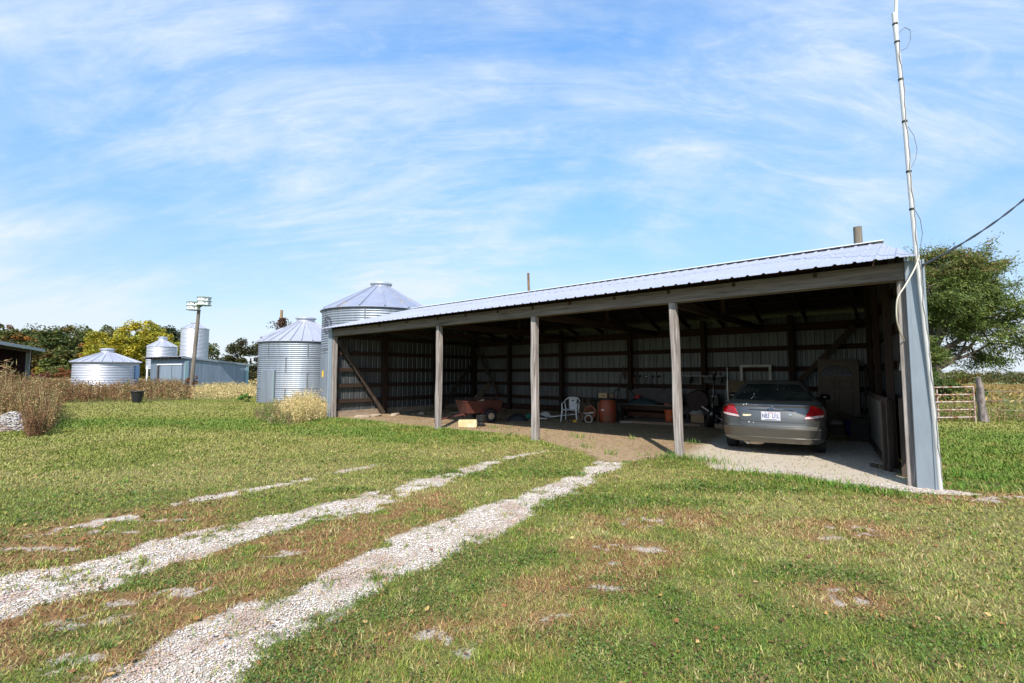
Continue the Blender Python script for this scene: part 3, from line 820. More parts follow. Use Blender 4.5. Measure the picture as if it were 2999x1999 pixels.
def rib_profile(x0, x1, pitch=.2286, h=.019, wall=False):
    """list of (x, height) of a ribbed metal sheet"""
    P = []; x = x0
    while x < x1 - 1e-4:
        P += [(x, 0), (x + .018, h), (x + .042, h), (x + .060, 0)]
        for q in (.105, .150): P += [(x + q, 0), (x + q + .012, h * .25), (x + q + .024, 0)]
        x += pitch
    P = [(min(a, x1), b) for a, b in P]
    if P[-1][0] < x1: P.append((x1, 0))
    return P

# ------------------------------------------------------------------ the open-fronted shed (local x = -t, y = d)
shed = thing('open_shed', 'long open-fronted farm shed with ribbed metal roof on grey timber posts', 'shed', SH_R, -SH_A)
def S(t, d, z): return (-t, d, z)
EAVE_Z, RIDGE_D, RIDGE_Z, OV = 3.03, 3.6, 4.12, .30
SL = (RIDGE_Z - EAVE_Z) / (RIDGE_D + OV)
BACK_Z = RIDGE_Z - SL * (SH_D + .25 - RIDGE_D)
def skew(d): return SKEW * max(d, 0)
def roof_mb(front):
    b = MB()
    prof = rib_profile(-15.48, .06)
    vs = []; fs = []
    nrow = 9
    for k, (x, h) in enumerate(prof):
        t = -x
        for j in range(nrow):
            f = j / (nrow - 1)
            if front:
                dmax = RIDGE_D if t > skew(RIDGE_D) else -OV + (RIDGE_D + OV) * max(.02, (t + .06) / (skew(RIDGE_D) + .06))
                d = -OV + (dmax + OV) * f
                z = EAVE_Z + (d + OV) * SL
            else:
                d0 = RIDGE_D; d1 = SH_D + .25
                d = d0 + (d1 - d0) * f
                z = RIDGE_Z - (d - RIDGE_D) * SL
                t = max(-x, skew(d) - .05)
            vs.append((-t, d, z + h + .004 * math.sin(k * 1.7 + j * 2.1) * .3))
    for k in range(len(prof) - 1):
        for j in range(nrow - 1):
            fs.append((k * nrow + j, (k + 1) * nrow + j, (k + 1) * nrow + j + 1, k * nrow + j + 1))
    return b.add(vs, fs)
for fr in (True, False):
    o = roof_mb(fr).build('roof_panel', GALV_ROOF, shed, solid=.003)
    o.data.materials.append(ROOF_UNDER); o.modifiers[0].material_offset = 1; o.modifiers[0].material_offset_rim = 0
    if fr: roof_front = o
MB().add([S(15.46, 1.9, EAVE_Z + (1.9 + OV) * SL + .023), S(.28, 1.9, EAVE_Z + (1.9 + OV) * SL + .023), S(.28, 1.93, EAVE_Z + (1.93 + OV) * SL + .020), S(15.46, 1.93, EAVE_Z + (1.93 + OV) * SL + .020)], [(0, 1, 2, 3)]).build('lap_joint', mat('lap_strip_steel', (.33, .34, .40), .5, .4), roof_front, solid=.002)  # darker steel strip along the sheet lap, halfway up the front slope
rc = MB()
cs = skew(RIDGE_D)
for s in (-1, 1):
    rc.add([S(15.50, RIDGE_D, RIDGE_Z + .055), S(cs - .05, RIDGE_D, RIDGE_Z + .055), S(cs - .05, RIDGE_D + s * .20, RIDGE_Z + .055 - .20 * SL), S(15.50, RIDGE_D + s * .20, RIDGE_Z + .055 - .20 * SL)], [(0, 1, 2, 3)])
rc.build('ridge_cap', WHITE_METAL, shed, solid=.006)
# header beam: two long boards, one above the other, lapped at the posts
for (z0, hh, dd) in ((2.865, .17, .0), (2.985 - .002, .068, .012)):
    MB().box((-7.68, .02 + dd, z0), (15.28, .045, hh)).build('header_board', BEAMW, shed, bevel=.004)
MB().box((-7.68, .115, 2.86), (15.28, .04, .18)).build('header_board', BEAMW, shed)
# posts along the front
for t, lean, w in ((3.31, -.06, .128), (6.49, .0, .135), (9.74, .012, .135)):
    b = MB()
    ring = []
    n = 12
    for j in range(n):
        z = -.25 + (2.775 + .25) * j / (n - 1)
        f = 1 - z / 2.775
        ring.append((-t + lean * f * -1 + .006 * math.sin(z * 2.3 + t), .075 + .004 * math.sin(z * 3 + t), z, w / 2 * (1 + .05 * math.sin(z * 5 + t) + .05 * (1 - j / n))))
    vs = []
    for x, y, z, h in ring:
        c = h * .18
        vs += [(x - h + c, y - h, z), (x + h - c, y - h, z), (x + h, y - h + c, z), (x + h, y + h - c, z), (x + h - c, y + h, z), (x - h + c, y + h, z), (x - h, y + h - c, z), (x - h, y - h + c, z)]
    fs = [(j * 8 + k, j * 8 + (k + 1) % 8, (j + 1) * 8 + (k + 1) % 8, (j + 1) * 8 + k) for j in range(n - 1) for k in range(8)]
    b.add(vs, fs + [tuple(range(7, -1, -1)), tuple((n - 1) * 8 + k for k in range(8))]).build('front_post', POSTW, shed)
MB().box((-15.20, .075, 1.27), (.135, .135, 3.0)).build('corner_post', POSTW, shed, bevel=.006)
MB().box((-.115, .10, 1.28), (.09, .12, 3.0)).build('corner_post', POSTW, shed, bevel=.006)
# galvanised corner trims
def trim(x, side):
    b = MB()
    pr = [(-.105, .02), (-.095, -.012), (-.062, -.012), (-.055, .0), (.075, .0), (.085, -.014), (.10, -.014), (.105, .0), (.105, .12)]
    if side < 0: pr = [(-a, c) for a, c in pr]
    vs = []
    for z in (-.02, .35, 3.02):
        vs += [(x + a, c - .028, z) for a, c in pr]
    n = len(pr)
    b.add(vs, [(j * n + k, j * n + k + 1, (j + 1) * n + k + 1, (j + 1) * n + k) for j in range(2) for k in range(n - 1)])
    b.build('corner_trim', TRIM, shed, solid=.002)
trim(.035, 1)
trim(-15.33, -1)
# walls: ribbed sheets whose ribs point outwards
def wall_sheet(name, p0, p1, ztop, outward):
    """p0, p1: (x, d); ztop(f): height along the wall"""
    p0 = Vector((p0[0], p0[1], 0)); p1 = Vector((p1[0], p1[1], 0))
    ln = (p1 - p0).length; u = (p1 - p0) / ln; o = Vector((outward[0], outward[1], 0))
    b = MB(); vs = []; fs = []
    pr = rib_profile(0, ln)
    for a, h in pr:
        q = p0 + u * a + o * h
        vs += [(q.x, q.y, .02), (q.x, q.y, ztop(a / ln))]
    fs = [(2 * k, 2 * k + 2, 2 * k + 3, 2 * k + 1) for k in range(len(pr) - 1)]
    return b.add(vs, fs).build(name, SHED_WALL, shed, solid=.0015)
def gable_z(d): return (EAVE_Z + (d + OV) * SL if d < RIDGE_D else RIDGE_Z - (d - RIDGE_D) * SL) - .03
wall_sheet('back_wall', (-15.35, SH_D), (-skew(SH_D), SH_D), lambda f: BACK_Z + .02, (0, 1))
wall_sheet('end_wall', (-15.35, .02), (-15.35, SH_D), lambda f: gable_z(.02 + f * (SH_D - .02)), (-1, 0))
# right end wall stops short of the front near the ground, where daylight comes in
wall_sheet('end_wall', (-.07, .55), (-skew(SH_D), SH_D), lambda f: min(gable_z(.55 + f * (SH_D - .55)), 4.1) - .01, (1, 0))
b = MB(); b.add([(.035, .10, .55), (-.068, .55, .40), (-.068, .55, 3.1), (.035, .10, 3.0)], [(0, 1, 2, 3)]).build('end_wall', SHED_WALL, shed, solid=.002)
# posts on the back wall and end walls
for t in (15.17, 13.05, 10.4, 7.52, 5.02, 2.62):
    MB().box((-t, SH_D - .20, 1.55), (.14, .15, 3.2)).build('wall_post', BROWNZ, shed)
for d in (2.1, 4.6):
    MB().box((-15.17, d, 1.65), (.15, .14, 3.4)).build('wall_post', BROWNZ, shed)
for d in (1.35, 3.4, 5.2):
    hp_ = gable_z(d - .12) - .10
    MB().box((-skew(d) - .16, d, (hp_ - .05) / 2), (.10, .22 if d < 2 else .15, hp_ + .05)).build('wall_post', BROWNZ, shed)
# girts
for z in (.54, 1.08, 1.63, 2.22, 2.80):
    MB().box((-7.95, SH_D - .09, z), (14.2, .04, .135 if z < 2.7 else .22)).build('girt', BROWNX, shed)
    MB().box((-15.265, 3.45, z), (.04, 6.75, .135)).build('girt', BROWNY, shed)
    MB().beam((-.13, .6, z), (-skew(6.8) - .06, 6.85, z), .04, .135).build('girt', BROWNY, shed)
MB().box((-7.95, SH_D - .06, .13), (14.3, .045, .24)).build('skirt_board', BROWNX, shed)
MB().box((-15.27, 3.5, .09), (.045, 6.7, .22)).build('skirt_board', PLANKW, shed)
# braces
BR = [((-15.12, .16, 2.62), (-15.08, 2.02, .02), .14, .045), ((-15.13, 6.55, 1.85), (-15.05, 4.75, .0), .13, .04), ((-15.0, 6.72, 2.65), (-13.55, 6.70, .62), .13, .04),
      ((-13.62, 6.66, .72), (-13.72, 6.35, .0), .11, .04), ((-1.15, 6.68, 2.72), (-3.35, 6.66, .25), .14, .045), ((-.62, 4.3, 2.4), (-.62, 5.9, .4), .12, .04)]
for p0, p1, w, h in BR:
    MB().beam(p0, p1, h, w, up=(0, 0, 1)).build('brace', GREYBR, shed)
# rafters, tie beams and purlins under the roof
for t in (1.1, 2.25, 3.36, 4.45, 5.5, 6.49, 7.55, 8.65, 9.74, 11.1, 12.45, 13.8):
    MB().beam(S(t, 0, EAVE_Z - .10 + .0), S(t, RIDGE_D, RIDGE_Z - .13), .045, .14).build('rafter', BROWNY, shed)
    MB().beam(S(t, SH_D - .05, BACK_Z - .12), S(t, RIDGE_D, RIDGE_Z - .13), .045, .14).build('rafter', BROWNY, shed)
for t in (3.42, 6.55, 9.80, 12.5):
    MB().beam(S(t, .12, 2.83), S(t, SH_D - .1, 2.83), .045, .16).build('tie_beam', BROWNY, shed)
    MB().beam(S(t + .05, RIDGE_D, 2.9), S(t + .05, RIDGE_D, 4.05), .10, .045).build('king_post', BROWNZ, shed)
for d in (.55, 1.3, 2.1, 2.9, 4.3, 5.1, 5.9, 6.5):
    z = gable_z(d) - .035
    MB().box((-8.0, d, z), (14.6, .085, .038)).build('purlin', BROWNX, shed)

# ------------------------------------------------------------------ round bins
def corr_profile(r, z0, z1, pitch, amp, k=6):
    n = int((z1 - z0) / pitch * k)
    return [(r + amp * math.sin(2 * math.pi * i / k), z0 + (z1 - z0) * i / n) for i in range(n + 1)]
SEAM = mat('bin_seam_steel', (.22, .235, .26), .6, .4, col2=(.13, .12, .115), nscale=(3, 3, 9))
def bin_roof(r, z0, z1, rc, nrib, ribw, ov=.10):
    b = MB()
    n = nrib * 2
    b.lathe([(r + ov, z0 - .05), (r + ov, z0 - .02), (rc, z1)], n=n, cap=False)
    ribs = MB()
    for i in range(nrib):
        a = 2 * math.pi * (i + .5) / nrib
        ca, sa = math.cos(a), math.sin(a)
        ribs.beam((ca * (r + ov + .01), sa * (r + ov + .01), z0), (ca * rc, sa * rc, z1 + .012), ribw, ribw * 1.5, taper=.6)
    return b, ribs
def bin_(name, label, cat, x, y, r, zt, zp, pitch, amp, nrib, rc, caph, roofm, wallm, z0=0, ov=.1, seg=96, rz=0.0, rings=()):
    t = thing(name, label, cat, (x, y, float(gz(x, y)) - .02), rz)
    MB().lathe(corr_profile(r, z0, zt, pitch, amp), n=seg, cap=False).build('bin_wall', wallm, t, smooth=80)
    rb, ribs = bin_roof(r, zt, zp, rc, nrib, .05 if r > 2 else .035, ov)
    ro = rb.build('cone_roof', roofm, t, smooth=25)
    ribs.build('roof_seam', roofm, ro)
    cp = MB().lathe([(rc + .02, zp - .03), (rc + .02, zp + caph), (rc + .10, zp + caph), (rc + .10, zp + caph + .06), (rc * .6, zp + caph + .11), (.02, zp + caph + .13)], n=28)
    cp.build('roof_cap', GALV, t, smooth=40)
    if rings:
        bb = MB()
        for z in rings:
            bb.lathe([(r + amp + .004, z - .012), (r + amp + .010, z), (r + amp + .004, z + .012)], n=seg, cap=False)
        zs_ = [.02] + list(rings) + [zt]
        for i in range(len(zs_) - 1):
            for q in range(7):
                a = 2 * math.pi * (q + .5 * (i % 2)) / 7 - rz + .25
                ca, sa = math.cos(a), math.sin(a)
                bb.beam(((r + amp) * ca, (r + amp) * sa, zs_[i]), ((r + amp) * ca, (r + amp) * sa, zs_[i + 1]), .05, .02, up=(ca, sa, 0))
        bb.build('sheet_seam', SEAM, t)
    return t
# large bin right behind the left end of the shed
binL = bin_('grain_bin', 'largest round grain bin rising behind the left end of the open shed', 'grain bin', -6.35, 22.6, 2.62, 4.42, 5.70, .105, .014, 16, .42, .10, GALV_RUST, GALV_OLD, rz=R_(8), rings=(.86, 1.72, 2.58, 3.44))
def on_bin(parent, r, ang, z, half, hh, name, m, th=.03):
    """curved plate on a bin wall centred at direction ang"""
    b = MB(); n = 8; vs = []
    for k in range(n + 1):
        a = ang - half + 2 * half * k / n
        for rr in (r, r + th):
            for zz in (z - hh, z + hh): vs.append((rr * math.cos(a), rr * math.sin(a), zz))
    fs = []
    for k in range(n):
        i = k * 4; j = i + 4
        fs += [(i + 2, j + 2, j + 3, i + 3), (i, i + 1, j + 1, j), (i + 1, i + 3, j + 3, j + 1), (i, j, j + 2, i + 2)]
    fs += [(0, 2, 3, 1), (n * 4, n * 4 + 1, n * 4 + 3, n * 4 + 2)]
    b.add(vs, fs)
    return b.build(name, m, parent)
DARKP = mat('dark_paint', (.06, .06, .09), .7)
def view_ang(x, y, off): return math.atan2(-y, -x) + R_(off)
va = view_ang(-6.35, 22.6, -62) - R_(8)
dd = on_bin(binL, 2.635, va, 1.35, .16, 1.02, 'bin_door', GALV_OLD, .06)
on_bin(binL, 2.70, va - .02, 1.50, .035, .14, 'warning_label', mat('yellow_label', (.75, .45, .05), .6), .004)
# painted round emblem, a ring of dashes round a dark figure
emb = MB()
ea = view_ang(-6.35, 22.6, -60) - R_(8)
def ep(u, v, rr): 
    a = ea + u / 2.63
    return (rr * math.cos(a), rr * math.sin(a), 3.66 + v)
for k in range(10):
    a0 = 2 * math.pi * k / 10 + .07; a1 = a0 + .46
    P = [ep(q * math.cos(a), q * math.sin(a), 2.634) for q in (.40,) for a in np.linspace(a0, a1, 4)] + [ep(q * math.cos(a), q * math.sin(a), 2.634) for q in (.28,) for a in np.linspace(a1, a0, 4)]
    emb.add(P, [tuple(range(8))])
for poly in ([(-.16, -.18), (-.09, -.18), (-.09, .18), (-.16, .18)], [(-.09, .11), (.06, .11), (.10, .06), (.10, .18), (-.09, .18)], [(.05, .0), (.12, .0), (.12, .13), (.05, .13)], [(-.09, -.03), (.1, -.03), (.1, .04), (-.09, .04)], [(.0, -.03), (.08, -.03), (.15, -.18), (.07, -.18)]):
    emb.add([ep(u, v, 2.634) for u, v in poly], [tuple(range(len(poly)))])
emb.build('painted_emblem', DARKP, binL)
# middle bin
binM = bin_('grain_bin', 'middle grain bin with a ribbed lilac grey roof and a narrow flat door', 'grain bin', -11.45, 26.0, 2.28, 3.22, 4.38, .10, .014, 28, .44, .16, GALV_ROOF, GALV_OLD, rings=(.8, 1.6, 2.4))
va = view_ang(-11.45, 26.0, -47)
d_ = on_bin(binM, 2.305, va, .86, .20, .86, 'bin_door', GALV_OLD, .05)
on_bin(binM, 2.355, va + .18, .86, .012, .84, 'door_hinge_strip', mat('green_grey_paint', (.20, .27, .26), .6), .02)
b = MB(); a = view_ang(-11.45, 26.0, -75)
b.beam((2.2 * math.cos(a), 2.2 * math.sin(a), 3.42), (1.2 * math.cos(a), 1.2 * math.sin(a), 3.95), .5, .10)
b.build('roof_ladder', GALV, binM)
# low far bin
binS = bin_('grain_bin', 'low wide grain bin with a blue door, standing alone in brown weeds', 'grain bin', -29.6, 34.4, 1.86, 2.36, 3.05, .115, .022, 22, .36, .20, GALV_ROOF, GALV, ov=.16, rings=())
va = view_ang(-29.6, 34.4, 68)
on_bin(binS, 1.885, va, 1.12, .17, .98, 'bin_door', mat('blue_door_paint', (.22, .36, .58), .5, .1), .05)
# tall narrow bin and the hopper bin beside it
binT = bin_('feed_bin', 'tall narrow shiny bin behind the metal shed', 'bin', -36.5, 54.0, 1.36, 6.65, 7.25, .15, .026, 12, .34, .05, GALV_ROOF, GALV, ov=.05, seg=64)
hop = bin_('hopper_bin', 'shorter shiny hopper bin on white legs behind the metal shed', 'hopper bin', -37.2, 50.0, 1.33, 4.35, 5.02, .15, .026, 12, .36, .28, GALV_ROOF, GALV, z0=1.95, ov=.05, seg=64)
MB().lathe([(1.31, 1.97), (.25, .82), (.25, .60)], n=32).build('hopper_cone', mat('hopper_grey', (.30, .29, .26), .5, .4), hop, smooth=30)
for k in range(4):
    a = R_(45 + 90 * k) + R_(20)
    MB().box((1.30 * math.cos(a), 1.30 * math.sin(a), 1.15), (.14, .14, 2.3)).build('leg', WHITE_METAL, hop)

# ------------------------------------------------------------------ low sheet metal shed
TIN = mat('blue_grey_tin', (.24, .30, .375), .55, .5, col2=(.17, .215, .27), nscale=(5, 5, .45), detail=7, col3=(.42, .42, .42), n3=(8, 8, .3), lo3=.6, hi3=.75)
ts_dir = Vector((-.906, .423, 0)); ts_back = Vector((.423, .906, 0))
tin = thing('metal_shed', 'low blue-grey sheet metal shed with sliding doors and exposed rafter ends', 'shed', (-29.0, 42.0, 0), math.atan2(-.423, .906))
# local x: towards the corner (so -x runs left along the door front), y: back along the long side
HF, HB, LX, LY = 2.84, 2.30, 5.5, 5.75
MB().add([(-LX, 0, 0), (0, 0, 0), (0, 0, HF), (-LX, 0, HF)], [(0, 1, 2, 3)]).build('front_wall', TIN, tin, solid=.05)
MB().add([(0, .03, 0), (0, LY, 0), (0, LY, HB), (0, .03, HF)], [(0, 1, 2, 3)]).build('side_wall', TIN, tin, solid=.05)
MB().add([(-LX, .03, 0), (-LX, LY, 0), (-LX, LY, HB), (-LX, .03, HF)], [(0, 1, 2, 3)]).build('side_wall', TIN, tin, solid=.05)
MB().add([(-LX, LY, 0), (0, LY, 0), (0, LY, HB), (-LX, LY, HB)], [(0, 1, 2, 3)]).build('back_wall', TIN, tin, solid=.05)
MB().add([(-LX - .35, -.55, HF + .17), (.12, -.55, HF + .17), (.12, LY + .3, HB + .12), (-LX - .35, LY + .3, HB + .12)], [(0, 1, 2, 3)]).build('roof', GALV_ROOF, tin, solid=.04)
MB().beam((.13, -.55, HF + .10), (.13, LY + .3, HB + .05), .04, .17).build('roof_edge', TRIM, tin)
for k in range(9):
    x = -.55 - k * .62
    MB().beam((x, -.52, HF + .08), (x, .3, HF + .02), .06, .13).build('rafter_end', GREYBR, tin)
for x0, x1 in ((-3.75, -2.05), (-2.0, -.55)):
    MB().box(((x0 + x1) / 2, -.075, 1.12), (x1 - x0, .04, 2.24)).build('sliding_door', mat('pale_tin_door', (.31, .37, .45), .5, .4, col2=(.25, .31, .38), nscale=(7, 7, .5)), tin)
MB().box((-2.4, -.11, 2.32), (3.8, .06, .10)).build('door_track', WHITE_METAL, tin)
MB().box((-4.15, -.09, 1.1), (.16, .05, 2.2)).build('door_jamb', GREYBR, tin)
MB().box((-2.02, -.10, 1.12), (.07, .03, 2.2)).build('door_edge', mat('dark_teal_trim', (.07, .12, .13), .6), tin)
for (x, y) in ((.04, -.03), (.045, LY)):
    MB().box((x, y, 1.15 if y > 1 else 1.3), (.12, .30, 2.1 if y > 1 else 2.6)).build('corner_trim', mat('teal_grey_trim', (.26, .38, .42), .5, .3), tin)

# ------------------------------------------------------------------ open barn at the left edge
REDB = mat('barn_red', (.06, .02, .02), .8, col2=(.035, .014, .014), nscale=(4, 4, 1))
barn = thing('open_barn', 'dark open barn with a sloping metal roof cut by the left photo edge', 'barn', (-46.0, 45, 0), math.atan2(-.81, .58))
# local x runs towards the camera along the front, -y runs into the barn
BH = 3.72
GWP = wood('lichen_post_wood', (.42, .44, .38), (.22, .20, .17), (8, 8, 1.2))
MB().box((.62, -.08, BH / 2), (.28, .28, BH)).build('end_post', GWP, barn)
for k in range(1, 2):
    MB().box((k * 14.2, -.08, BH / 2), (.24, .24, BH)).build('front_post', GWP, barn)
for k in range(1, 7):
    MB().box((-.12 + .02 * k, -1.15 * k, BH / 2 + .1), (.16, .30, BH + .2)).build('wall_post', BROWNZ, barn)
MB().box((-.32, -4.2, BH / 2), (.05, 8.4, BH + .2)).build('end_wall', REDB, barn)
MB().box((8.0, -8.5, BH / 2 + .3), (17, .05, BH + .7)).build('back_wall', REDB, barn)
MB().add([(-.9, .75, BH + .10), (17, .75, BH + .10), (17, -9, BH + 1.3), (-.9, -9, BH + 1.3)], [(0, 1, 2, 3)]).build('roof', GALV_ROOF, barn, solid=.06).data.materials.append(ROOF_UNDER)
MB().box((8.0, .78, BH + .02), (17.7, .05, .26)).build('fascia_board', TRIM, barn)
MB().box((8.0, .0, BH - .12), (16.4, .10, .26)).build('header_beam', GREYBR, barn)
tub = thing('white_tub', 'small white tub on the ground in front of the open barn end post', 'tub', tuple(at_depth(73, 1116, 33)[:2]) + (.55,))
MB().lathe([(.24, 0), (.27, .30), (.28, .36), (.22, .40)], n=16).build('tub_body', mat('tub_white', (.8, .8, .78), .5), tub, smooth=40)
MB().lathe([(.285, .355), (.285, .385), (.05, .43)], n=16).build('tub_lid', mat('tub_lid_blue', (.45, .62, .66), .5), tub, smooth=40)
stand = MB().box((0, 0, 0), (1.6, 1.0, .54)); 
st = stand.build('concrete_step', mat('old_concrete', (.36, .34, .31), .9, col2=(.26, .24, .22), nscale=(5, 5, 5)), None, loc=(tub.location.x, tub.location.y, .275))
tag(st, 'low concrete block under the white tub, mostly hidden by weeds', 'block')

# ------------------------------------------------------------------ poles
POLEW = wood('utility_pole_wood', (.225, .195, .155), (.13, .105, .08), (10, 10, .8), (.10, .085, .06))
p = at_depth(559, 1144, 40.5)
pole = thing('birdhouse_pole', 'leaning wooden pole before the metal shed, carrying two birdhouses on its bracket', 'pole', (p.x, p.y, 0))
top = at_depth(583, 907, 40.5) - Vector((p.x, p.y, 0))
MB().tube([(0, 0, -.4), (0, 0, 0), tuple(top * .5), tuple(top)], [.17, .165, .15, .125], 12).build('pole_shaft', POLEW, pole, smooth=50)
MB().tube([tuple(top + Vector((-.55, 0, .02))), tuple(top + Vector((0, -.05, .15))), tuple(top + Vector((.45, 0, .45)))], .03, 6).build('arm_bracket', mat('dark_iron', (.05, .05, .05), .6, .5), pole)
BIRDW = mat('birdhouse_white', (.78, .80, .77), .6, col2=(.66, .68, .66), nscale=(5, 5, 5)); BIRDG = mat('birdhouse_green', (.28, .36, .30), .6)
def birdhouse(label, c, sc):
    t = thing('birdhouse', label, 'birdhouse', c, R_(18), 'birdhouses on the pole')
    for k, z in enumerate((0, .34)):
        MB().lathe([(.50, z + .03), (.50, z + .32)], n=8).build('storey', BIRDW, t)
        MB().lathe([(.58, z), (.58, z + .03)], n=8).build('floor_plate', BIRDG, t)
        for a in range(0, 360, 45):
            aa = R_(a + 22.5); r = .50 * math.cos(R_(22.5))
            MB().lathe([(.045, -.01), (.045, .012)], n=10, c=(r * math.cos(aa), r * math.sin(aa), z + .18), rot=(math.pi / 2, 0, aa + math.pi / 2)).build('entrance_hole', mat('hole_black', (.01, .01, .01), .9), t)
    MB().lathe([(.58, .66), (.58, .69), (.06, .80)], n=8).build('roof', BIRDG, t)
    t.scale = (sc,) * 3
    return t
bl = at_depth(570, 907, 40.4); br_ = at_depth(598, 894, 40.4)
birdhouse('lower white two-storey birdhouse on the left of the pole top', (bl.x - .08, bl.y, bl.z - .02), 1.0)
birdhouse('higher white two-storey birdhouse on the right of the pole top', (br_.x, br_.y, br_.z), 1.02)
# weathered post at the foot of the pole
q = at_depth(546, 1146, 40.3)
o = MB().tube([(0, 0, -.2), (0, 0, .95)], [.13, .11], 8).build('short_post', GREYBR, None, smooth=50, loc=(q.x, q.y, 0)); tag(o, 'short grey post stump leaning against the corner of the metal shed', 'post')
# pole behind the shed ridge
p = at_depth(2541, 1180, 16.5)
o = MB().tube([(0, 0, -.3), (-.01, 0, 3), (-.04, 0, 6.72)], [.145, .14, .128], 14).build('utility_pole', POLEW, None, smooth=50, loc=(p.x, p.y, 0))
tag(o, 'thick cut-off wooden pole standing behind the right end of the shed roof', 'pole')
p = at_depth(1556, 1150, 29)
o = MB().tube([(0, 0, -.3), (-.05, 0, 4), (-.16, 0, 7.75)], [.09, .085, .07], 8).build('thin_pole', wood('rusty_pole', (.24, .14, .075), (.15, .09, .05), (8, 8, 2)), None, smooth=50, loc=(p.x, p.y, 0))
tag(o, 'thin rust-brown pole sticking up behind the middle of the shed roof', 'pole')
# vine covered pole behind the middle bin
p = at_depth(819, 1100, 44)
vp = thing('vine_pole', 'old pole wrapped in dark dead vine behind the middle grain bin', 'pole', (p.x, p.y, 0))
MB().tube([(0, 0, -.3), (0, 0, 7.45)], [.16, .12], 10).build('pole_shaft', wood('vine_pole_wood', (.34, .22, .11), (.2, .13, .07), (8, 8, 2)), vp, smooth=50)
n = 2600
hz = 4.2 + 2.5 * rng.random(n); ww = .18 + .28 * np.clip(1 - (hz - 4.2) / 2.6, 0, 1) + .45 * (np.abs(hz - 6.0) < .35) * (rng.random(n) < .4)
quads('vine', leaves(rng.normal(size=n) * ww * .7 + .12, rng.normal(size=n) * ww * .6, hz, .10 + .10 * rng.random(n), .7, 0), pal(rng.integers(0, 3, n), [(.10, .045, .035), (.06, .035, .03), (.12, .07, .04)]), M_LEAF, vp)

# ------------------------------------------------------------------ antenna mast and cables at the shed's right corner
MAST = mat('white_mast_paint', (.56, .555, .53), .5, .2, col2=(.40, .385, .36), nscale=(20, 20, 3), lo=.5, hi=.75)
TAPE = mat('black_tape', (.012, .014, .013), .6)
b0 = W(-.165, -.02, 0)
mast = thing('antenna_mast', 'tall white conduit mast strapped to the right corner of the shed', 'mast', b0)
mtop = at_depth(2617, 38, b0.y) - b0
def mp(f): return mtop * f + Vector((.012 * math.sin(f * 9), 0, 0))
MB().tube([mp(k / 8) for k in range(9)], .027, 10).build('mast_pipe', MAST, mast, smooth=50)
m2 = at_depth(2627, -60, b0.y) - b0
MB().tube([mtop + Vector((.03, 0, -.35)), mtop + Vector((.035, 0, 0)), m2], .021, 10).build('upper_pipe', mat('pale_pipe', (.62, .60, .52), .5), mast, smooth=50)
for f in (.975, .935, .852, .76, .652, .572):
    q = mp(f)
    MB().lathe([(.031, -.014), (.032, 0), (.031, .014)], n=12, c=q, cap=True).build('tape_band', TAPE, mast, smooth=40)
WIRE = mat('thin_grey_wire', (.10, .09, .09), .5)
MB().tube([mp(.955) + Vector((.03, 0, 0)), mp(.965) + Vector((.13, 0, .02)), mp(.962) + Vector((.20, 0, .0)), mp(.945) + Vector((.19, 0, -.03)), mp(.925) + Vector((.12, 0, -.02)), mp(.915) + Vector((.03, 0, 0))], .0038, 5).build('wire_loop', WIRE, mast)
MB().tube([mp(.75) + Vector((.035, 0, 0)), mp(.73) + Vector((.10, -.01, 0)), mp(.70) + Vector((.13, -.01, 0)), mp(.68) + Vector((.10, -.01, 0)), mp(.66) + Vector((.035, 0, 0))], .003, 5).build('wire_loop', WIRE, mast)
MB().tube([mp(.57) + Vector((.03, -.01, 0)), mp(.55) + Vector((.09, -.01, 0)), mp(.52) + Vector((.10, -.01, 0)), mp(.49) + Vector((.05, -.01, 0))], .004, 5).build('wire_loop', WIRE, mast)
cw = MB()
cw.tube([mp(f) + Vector((.008 * math.sin(f * 47) + .006 * math.sin(f * 131), -.030, 0)) for f in np.linspace(.02, .93, 70)], .005, 5).build('taped_cable', mat('grey_cable', (.22, .21, .20), .6), mast)
cwp = [at_depth(2692, 748, 6.15), at_depth(2684, 775, 6.12), at_depth(2672, 800, 6.1), at_depth(2650, 838, 6.1), at_depth(2631, 868, 6.1), at_depth(2626, 900, 6.12), at_depth(2628, 940, 6.15), at_depth(2638, 975, 6.25), at_depth(2650, 1000, 6.4)]
def smooth_pts(P, k=6):
    P = [Vector(p) for p in P]; out = []
    for i in range(len(P) - 1):
        p0 = P[max(i - 1, 0)]; p1 = P[i]; p2 = P[i + 1]; p3 = P[min(i + 2, len(P) - 1)]
        for j in range(k):
            t = j / k
            out.append(.5 * ((2 * p1) + (p2 - p0) * t + (2 * p0 - 5 * p1 + 4 * p2 - p3) * t * t + (3 * p1 - p0 - 3 * p2 + p3) * t ** 3))
    return out + [P[-1]]
o = MB().tube(smooth_pts(cwp), .009, 8).build('cream_cable', mat('cream_cable_skin', (.62, .56, .44), .5), None, smooth=50)
tag(o, 'cream cable drooping from the eave beside the galvanised corner trim', 'cable')
pa = W(-.12, -.1, 2.93); pm = at_depth(2999, 585, 7.6); pb = pa + (pm - pa) * 2.6 + Vector((0, 0, 1.1))
pc = [pa.lerp(pb, k / 40) - Vector((0, 0, 1.1 * 1.6 * (k / 40) * (1 - k / 40))) for k in range(41)]
o = thing('power_line', 'thick black twisted service cable rising from the shed corner to the right', 'cable', pa)
for ph in (0, math.pi):
    MB().tube([p - pa + Vector((0, .009 * math.cos(k * 1.1 + ph), .009 * math.sin(k * 1.1 + ph))) for k, p in enumerate(pc)], .0095, 7).build('cable_strand', TAPE, o, smooth=50)

